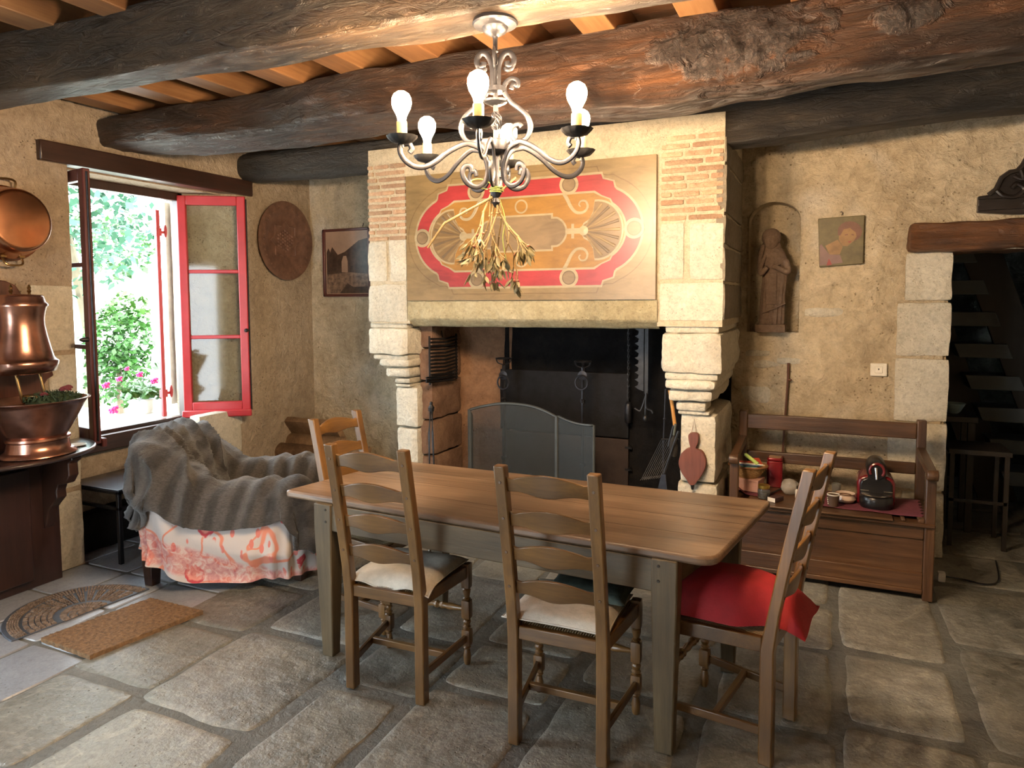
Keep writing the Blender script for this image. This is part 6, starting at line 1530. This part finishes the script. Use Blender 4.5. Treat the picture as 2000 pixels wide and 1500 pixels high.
while z > 2.42:
    m.sweep([(CHX+(.008*math.cos(t*PI/5) if i % 2 else 0), CHY+(0 if i % 2 else .008*math.cos(t*PI/5)), z-.012+.017*math.sin(t*PI/5)) for t in range(10)], .003, n=5, closed=True); z -= .024; i += 1
m.build('chain', IRONL, chd)
m = MB(); m.sweep([(CHX, CHY, 2.43), (CHX, CHY, 2.02)], .0065, .0065, n=4, twist=30)
m.lathe([(.02, K(0, 320)[1]), (.034, K(0, 330)[1]), (.034, K(0, 365)[1]), (.022, K(0, 372)[1])], (CHX, CHY, 0), 24); m.lathe([(.02, 2.315), (.04, 2.325), (.043, 2.332), (.025, 2.338)][::-1], (CHX, CHY, 0), 24)
m.lathe([(0, 2.145), (.03, 2.15), (.045, 2.16), (.052, 2.19), (.05, 2.195), (.0, 2.19)], (CHX, CHY, 0), 24); m.lathe([(.0, 1.965), (.008, 1.972), (.016, 1.985), (.010, 2.0), (.02, 2.015), (.02, 2.04), (.012, 2.05), (.012, 2.15)], (CHX, CHY, 0), 16)
for k in range(6):  # basket cage on the stem
    m.sweep([(CHX+.020*math.sin(PI*t/12)*math.cos(k*PI/3+t*.35), CHY+.020*math.sin(PI*t/12)*math.sin(k*PI/3+t*.35), 2.30-.075*t/12) for t in range(13)], .003, n=5)
m.build('stem', IRONL, chd)
top = [K(1052, 330), K(1054, 250), (K(1060, 170)), K(1095, 95), K(1140, 85), K(1170, 125), K(1160, 170), K(1125, 170), K(1118, 145)]
up2 = [K(1165, 165), K(1150, 195), K(1120, 205), K(1108, 185)]
for a in (85, 175, 265, -5): 
    scroll(top, a, .010, .0045, 'crown_scroll')
    scroll(up2, a, .009, .004, 'crown_curl')
body = [K(1150, 345), K(1165, 310), K(1195, 325), K(1195, 285), K(1150, 270), K(1105, 305), K(1100, 360), K(1140, 430), K(1200, 480), K(1265, 540), K(1290, 620), K(1265, 695), K(1215, 725), K(1165, 705), K(1150, 655), K(1165, 615), K(1205, 600), K(1225, 620)]
for a in (85, 265, 175): scroll(body, a, .009, .0055, 'body_scroll')
def armpts(): return [(.050, 2.155), (.075, 2.175), (.105, 2.178), (.14, 2.165), (.18, 2.140), (.22, 2.108), (.26, 2.090), (.295, 2.092), (.325, 2.112), (.338, 2.14), (.330, 2.162), (.308, 2.165), (.298, 2.147), (.306, 2.135)]
inner = [(.30-.20, 2.178), (.062, 2.166), (.040, 2.135), (.030, 2.095), (.040, 2.055), (.070, 2.035), (.105, 2.045), (.122, 2.075), (.115, 2.10), (.095, 2.102), (.09, 2.085)]
BULB = emis('lit_bulb', (1.0, .70, .42), 1.0)
BE = 850.
BULB.node_tree.nodes['Principled BSDF'].inputs['Emission Strength'].default_value = BE
SLEEVE = plain('candle_sleeve', (.45, .30, .12), .5)
for k in range(6):
    a = -9+60*k
    o = scroll(armpts(), a, .009, .0055, 'arm')
    sc2 = scroll(inner, a, .009, .0055, 'arm_scroll')
    c = PX(a, .330, 2.17)
    m = MB()
    def fl_(an, z): return 1+.06*abs(math.sin(an*6))
    m.lathe([(0, -.012), (.014, -.008), (.034, -.002), (.046, .010), (.050, .016), (.047, .015), (.03, .006), (0, .004)], (c.x, c.y, c.z), 48, fl=fl_); m.sweep([(c.x, c.y, 2.15), (c.x, c.y, c.z)], .006, n=8)
    pan = m.build('drip_pan', IRON, chd)
    m = MB(); m.lathe([(.017, .004), (.017, .062), (.013, .066), (0, .066)], (c.x, c.y, c.z), 18); slv = m.build('candle_sleeve', SLEEVE, chd)
    m = MB(); m.lathe([(.012, .064), (.014, .072), (.0155, .080), (.0215, .092), (.029, .106), (.0325, .122), (.0315, .138), (.025, .151), (.012, .160), (0, .1625)], (c.x, c.y, c.z), 24); b_ = m.build('bulb', BULB, slv); b_['label'] = 'lit round bulb'
# dried mistletoe bunch
random.seed(21)
mt_ = thing('mistletoe_bunch', (CHX, CHY, 1.98), 'dried mistletoe branches tied upside down below the chandelier', 'dried branches')
TW = plain('dry_twig', (.22, .15, .06), .7, 0, .3, 90, .3); LF = plain('dry_leaf', (.15, .12, .05), .6, 0, .3, 60, .45); BY = plain('dry_berry', (.22, .06, .03), .5)
tw, lf, by = MB(), MB(), MB()
rt_v = Vector((math.cos(R(24.67)), math.sin(R(24.67)), 0)); fw_v = Vector((-rt_v.y, rt_v.x, 0))
def leaf_(p, d, L):
    d = d.normalized(); s = d.cross(Vector((random.uniform(-1, 1), random.uniform(-1, 1), random.uniform(-1, 1)))).normalized(); nrm = d.cross(s)
    vs = []; n = 7; cv = random.uniform(-.5, .6)
    for i in range(n+1):
        t = i/n; w = L*.16*math.sin(PI*min(1, t**.8))**.9; c = p+d*L*t+nrm*L*cv*t*t*.5
        vs += [c-s*w+nrm*w*.5, c, c+s*w+nrm*w*.5]
    lf.add(vs, [(3*i+j, 3*i+j+1, 3*i+4+j, 3*i+3+j) for i in range(n) for j in (0, 1)])
def branch(p, d, L, r, dep):
    p1 = p+d*L; mid = p+d*L*.5+Vector((random.uniform(-1, 1), random.uniform(-1, 1), 0))*L*.05
    tw.sweep([p, mid, p1], r, n=6, rad=lambda t: 1-.2*t); tw.ball(p1, r*1.35, 6)
    if random.random() < .12 and dep < 4: by.ball(p1+Vector((.004, 0, -.002)), .0055, 6)
    if dep == 0:
        for k in range(random.choice((2, 3, 3))): 
            dd = (d+Vector((random.uniform(-1, 1), random.uniform(-1, 1), random.uniform(-1.0, .2)))*.8); leaf_(p1, dd, random.uniform(.028, .055))
        return
    for k in range(2 if random.random() < .85 else 1):
        ang = random.uniform(.25, .65)*(1 if k else -1); ax_ = Vector((random.uniform(-1, 1), random.uniform(-1, 1), random.uniform(-.3, .3))).normalized()
        nd_ = (Matrix.Rotation(ang, 3, ax_) @ d+Vector((0, 0, -.25))).normalized()
        if dep < 3 and random.random() < .1: continue
        branch(p1, nd_, L*random.uniform(.62, .85), r*.82, dep-1)
base = Vector((CHX, CHY, 2.03))
for (lx, fz, zz_, L, dep) in ((-.42, -.1, -1, .085, 4), (-.10, .1, -1, .09, 4), (.0, -.15, -1, .085, 5), (.16, .05, -1, .10, 5), (.30, .0, -1, .085, 4), (-.2, .2, -1, .085, 4)):
    branch(base+rt_v*random.uniform(-.02, .03)+fw_v*random.uniform(-.02, .02), (rt_v*lx+fw_v*fz+Vector((0, 0, zz_))).normalized(), L, .0042, dep)
tw.sweep([base+rt_v*.07+Vector((0, 0, .04)), base+Vector((0, 0, -.02)), base-rt_v*.18+Vector((0, 0, -.115)), base-rt_v*.24+Vector((0, 0, -.20))], .0042, n=6)
tw.build('twigs', TW, mt_); lf.build('leaves', LF, mt_, ang=180); by.build('berries', BY, mt_)
m = MB(); tiec = []
for i in range(40): tiec.append(base+rt_v*(.022+.004*math.sin(i))*math.cos(i*.7)+fw_v*.022*math.sin(i*.7)+Vector((0, 0, .01-.0006*i)))
m.sweep(tiec, .002, n=5); m.sweep(crv([base+Vector((0, 0, .01)), base-rt_v*.05+Vector((0, 0, .035)), base-rt_v*.085+Vector((0, 0, .03)), base-rt_v*.075+Vector((0, 0, .012)), base-rt_v*.03], 6), .002, n=5)
m.sweep(crv([base, base+rt_v*.03+Vector((0, 0, -.1)), base+rt_v*.022+Vector((0, 0, -.17)), base+rt_v*.035+Vector((0, 0, -.25))], 6), .002, n=5)
m.build('green_string', plain('green_string', (.22, .26, .06), .7), mt_)
# ================================================================== GARDEN
gd = MB(); gd.grid(lambda u, v: Vector((-5.0-14*u, -4+22*v, .25+.03*FB((u*10, v*10, 0), 1.))), 30, 30)
tag(gd.build('garden_ground', plain('sunlit_gravel', (.62, .60, .52), .9, 0, .4, 20)), kind='structure')
LEAFM = []
for i, c in enumerate(((.028, .10, .012), (.018, .085, .04), (.05, .13, .015))): LEAFM.append(plain('leaf_green_%s' % 'abc'[i], c, .5, 0, 0, 6, .4))
def foliage(name, c, rad, n, L, mat, seed, par):
    rs = random.Random(seed); m = MB()
    for i in range(n):
        while True:
            q_ = Vector((rs.uniform(-1, 1), rs.uniform(-1, 1), rs.uniform(-1, 1)))
            if q_.length < 1 and FB(q_, 2.2, seed) > -.15: break
        p = Vector(c)+Vector((q_.x*rad[0], q_.y*rad[1], q_.z*rad[2])); d = Vector((rs.uniform(-1, 1), rs.uniform(-1, 1), rs.uniform(-1, .3))).normalized(); s = d.cross(Vector((rs.uniform(-1, 1), rs.uniform(-1, 1), 1))).normalized()
        l = L*rs.uniform(.6, 1.3); w = l*.35
        m.add([p, p+d*l*.4-s*w, p+d*l, p+d*l*.4+s*w], [(0, 1, 2, 3)])
    return m.build(name, mat, par, smooth=False)
def tree(name, base, crowns, label, cat, seed, L=.12):
    o = thing(name, base, label, cat)
    for i, (c, r, n, mi) in enumerate(crowns): foliage('foliage', c, r, n, L, LEAFM[mi], seed+i, o)
    m = MB(); top_ = Vector(crowns[0][0]); m.sweep(crv([base, (base[0], base[1], base[2]+.4*(top_.z-base[2])), top_], 5), .05 if L < .1 else .12, n=8, rad=lambda t: 1-.6*t); m.build('trunk', plain('tree_bark', (.16, .12, .08), .9, 0, .5), o)
def G(px, py, X): return P(px, py, X=X)
c1, c2, c3 = G(165, 440, -9.), G(215, 470, -10.), G(240, 400, -12.)
tree('garden_tree', (c1.x, c1.y, .2), [((c1.x, c1.y-.3, c1.z+.1), (1., 1.2, 1.1), 1500, 1), ((c2.x, c2.y, c2.z), (.7, .6, .6), 500, 0), ((c3.x, c3.y, c3.z+.6), (.8, .9, .5), 260, 1)], 'green leafy tree in the bright garden outside the window', 'tree', 40)
c4 = G(230, 660, -8.)
tree('garden_shrub', (c4.x, c4.y, .2), [((c4.x, c4.y, c4.z), (.5, .36, .42), 1300, 0), ((c4.x, c4.y+.15, c4.z+.35), (.3, .25, .25), 300, 2), ((c4.x, c4.y, c4.z-.45), (.5, .4, .4), 900, 0)], 'round bright green shrub seen through the window', 'shrub', 60, .08)
# geranium pot on the outer sill
g0 = G(287, 800, -5.05)
gp = thing('geranium_pot', (g0.x, g0.y, .737), 'pale pot of pink geraniums outside on the window ledge', 'potted plant')
m = MB(); m.lathe([(0, 0), (.05, 0), (.063, .10), (.068, .105), (.068, .118), (.06, .118), (.05, .09), (0, .09)], (g0.x, g0.y, .737), 28); m.build('flower_pot', plain('white_pot', (.6, .62, .62), .5), gp)
random.seed(8); m = MB(); gpz = G(285, 765, -5.05).z
for i in range(150):
    a = random.uniform(0, 2*PI); r = random.uniform(0, 1)**.5; p = Vector((g0.x+.13*r*math.cos(a), g0.y-.03+.17*r*math.sin(a), gpz-.02+.07*(1-r*r)+random.uniform(-.04, .03)))
    nn_ = Vector((random.uniform(-.2, 1), random.uniform(-.8, .4), random.uniform(.1, 1))).normalized(); u_ = nn_.orthogonal().normalized(); w_ = nn_.cross(u_); rr = random.uniform(.018, .034)
    m.add([p+nn_*.006]+[p+(u_*math.cos(2*PI*k/9)+w_*math.sin(2*PI*k/9))*rr*(1+.08*(-1)**k) for k in range(9)], [(0, k+1, (k+1) % 9+1) for k in range(9)])
m.build('leaves', LEAFM[0], gp, smooth=False)
PK2 = plain('geranium_pink', (.75, .03, .22), .6)
for (px, py, r) in ((222, 800, .030), (207, 752, .024), (233, 740, .020), (273, 731, .022), (302, 743, .026), (248, 720, .016)):
    q_ = G(px, py, -4.98); m = MB()
    for k in range(22):
        a = k*2.4; e = (k/22)**.5; m.ball(q_+Vector((math.cos(a)*e*.9, math.sin(a)*e, .75*math.sin(a*1.7)*e+.3*(1-e)))*r, r*.42, 6)
    o = m.build('flower_head', PK2, gp)
    m = MB(); m.sweep(crv([q_, ((q_.x+g0.x)/2, (q_.y+g0.y)/2, q_.z*.6+(gpz-.03)*.4), (g0.x, g0.y, gpz-.06)], 4), .0025, n=5); m.build('stem', LEAFM[0], gp)
# pale wall across the garden
gw = MB(); gw.box((-15.2, 2, .2), (-15., 16, 2.2)); tag(gw.build('garden_wall', plain('pale_garden_wall', (.7, .68, .62), .9)), kind='structure')
# ================================================================== LIGHT
w = bpy.data.worlds.new('World'); bpy.context.scene.world = w; w.use_nodes = True
bg_ = w.node_tree.nodes['Background']; bg_.inputs[0].default_value = (.82, .93, 1.0, 1); bg_.inputs[1].default_value = 13.0
def portal(name, loc, rot, sx, sy):
    l = bpy.data.lights.new(name, 'AREA'); l.shape = 'RECTANGLE'; l.size = sx; l.size_y = sy; l.cycles.is_portal = True
    o = bpy.data.objects.new(name, l); o.location = loc; o.rotation_euler = rot; COL.objects.link(o)
portal('window_portal', (-4.84, (wy0+wy1)/2, (.8+2.47)/2), (0, -PI/2, 0), 1.7, 1.06)
portal('garden_door_portal', (-4.84, (dy0+dy1)/2, dtop/2), (0, -PI/2, 0), 2.1, 1.2)
portal('added_front_fill_portal', ((gx0+gx1)/2, YF-.26, gz/2), (PI/2, 0, PI), gx1-gx0, gz)  # sky portal of the added fill opening in the front wall
sn = bpy.data.lights.new('sun', 'SUN'); sn.energy = 2.5; sn.angle = .01; sn.color = (1, .95, .85)
so = bpy.data.objects.new('sun', sn); so.rotation_euler = (R(20), R(38), 0); COL.objects.link(so)
# ================================================================== CAMERA
cam = bpy.data.cameras.new('camera'); co = bpy.data.objects.new('camera', cam); COL.objects.link(co)
cam.sensor_fit = 'HORIZONTAL'; cam.sensor_width = 36.; cam.lens = FPX/2000*36.
cam.shift_x = (1000-CX)/2000; cam.shift_y = (CY-750)/2000
M3 = Matrix((CR, CU, -CF)).transposed(); co.matrix_world = Matrix.Translation((0, 0, HC)) @ M3.to_4x4()
cam.clip_start = .02; bpy.context.scene.camera = co
sc_ = bpy.context.scene
sc_.view_settings.view_transform = 'Standard'; sc_.view_settings.look = 'None'; sc_.view_settings.exposure = .5; sc_.view_settings.gamma = 1.; sc_.view_settings.use_curve_mapping = False
sc_.cycles.max_bounces = 8; sc_.cycles.diffuse_bounces = 4; sc_.cycles.transparent_max_bounces = 12; sc_.cycles.sample_clamp_indirect = 6.; sc_.cycles.use_denoising = True; sc_.cycles.use_adaptive_sampling = True; sc_.cycles.adaptive_threshold = .04; sc_.cycles.adaptive_min_samples = 24
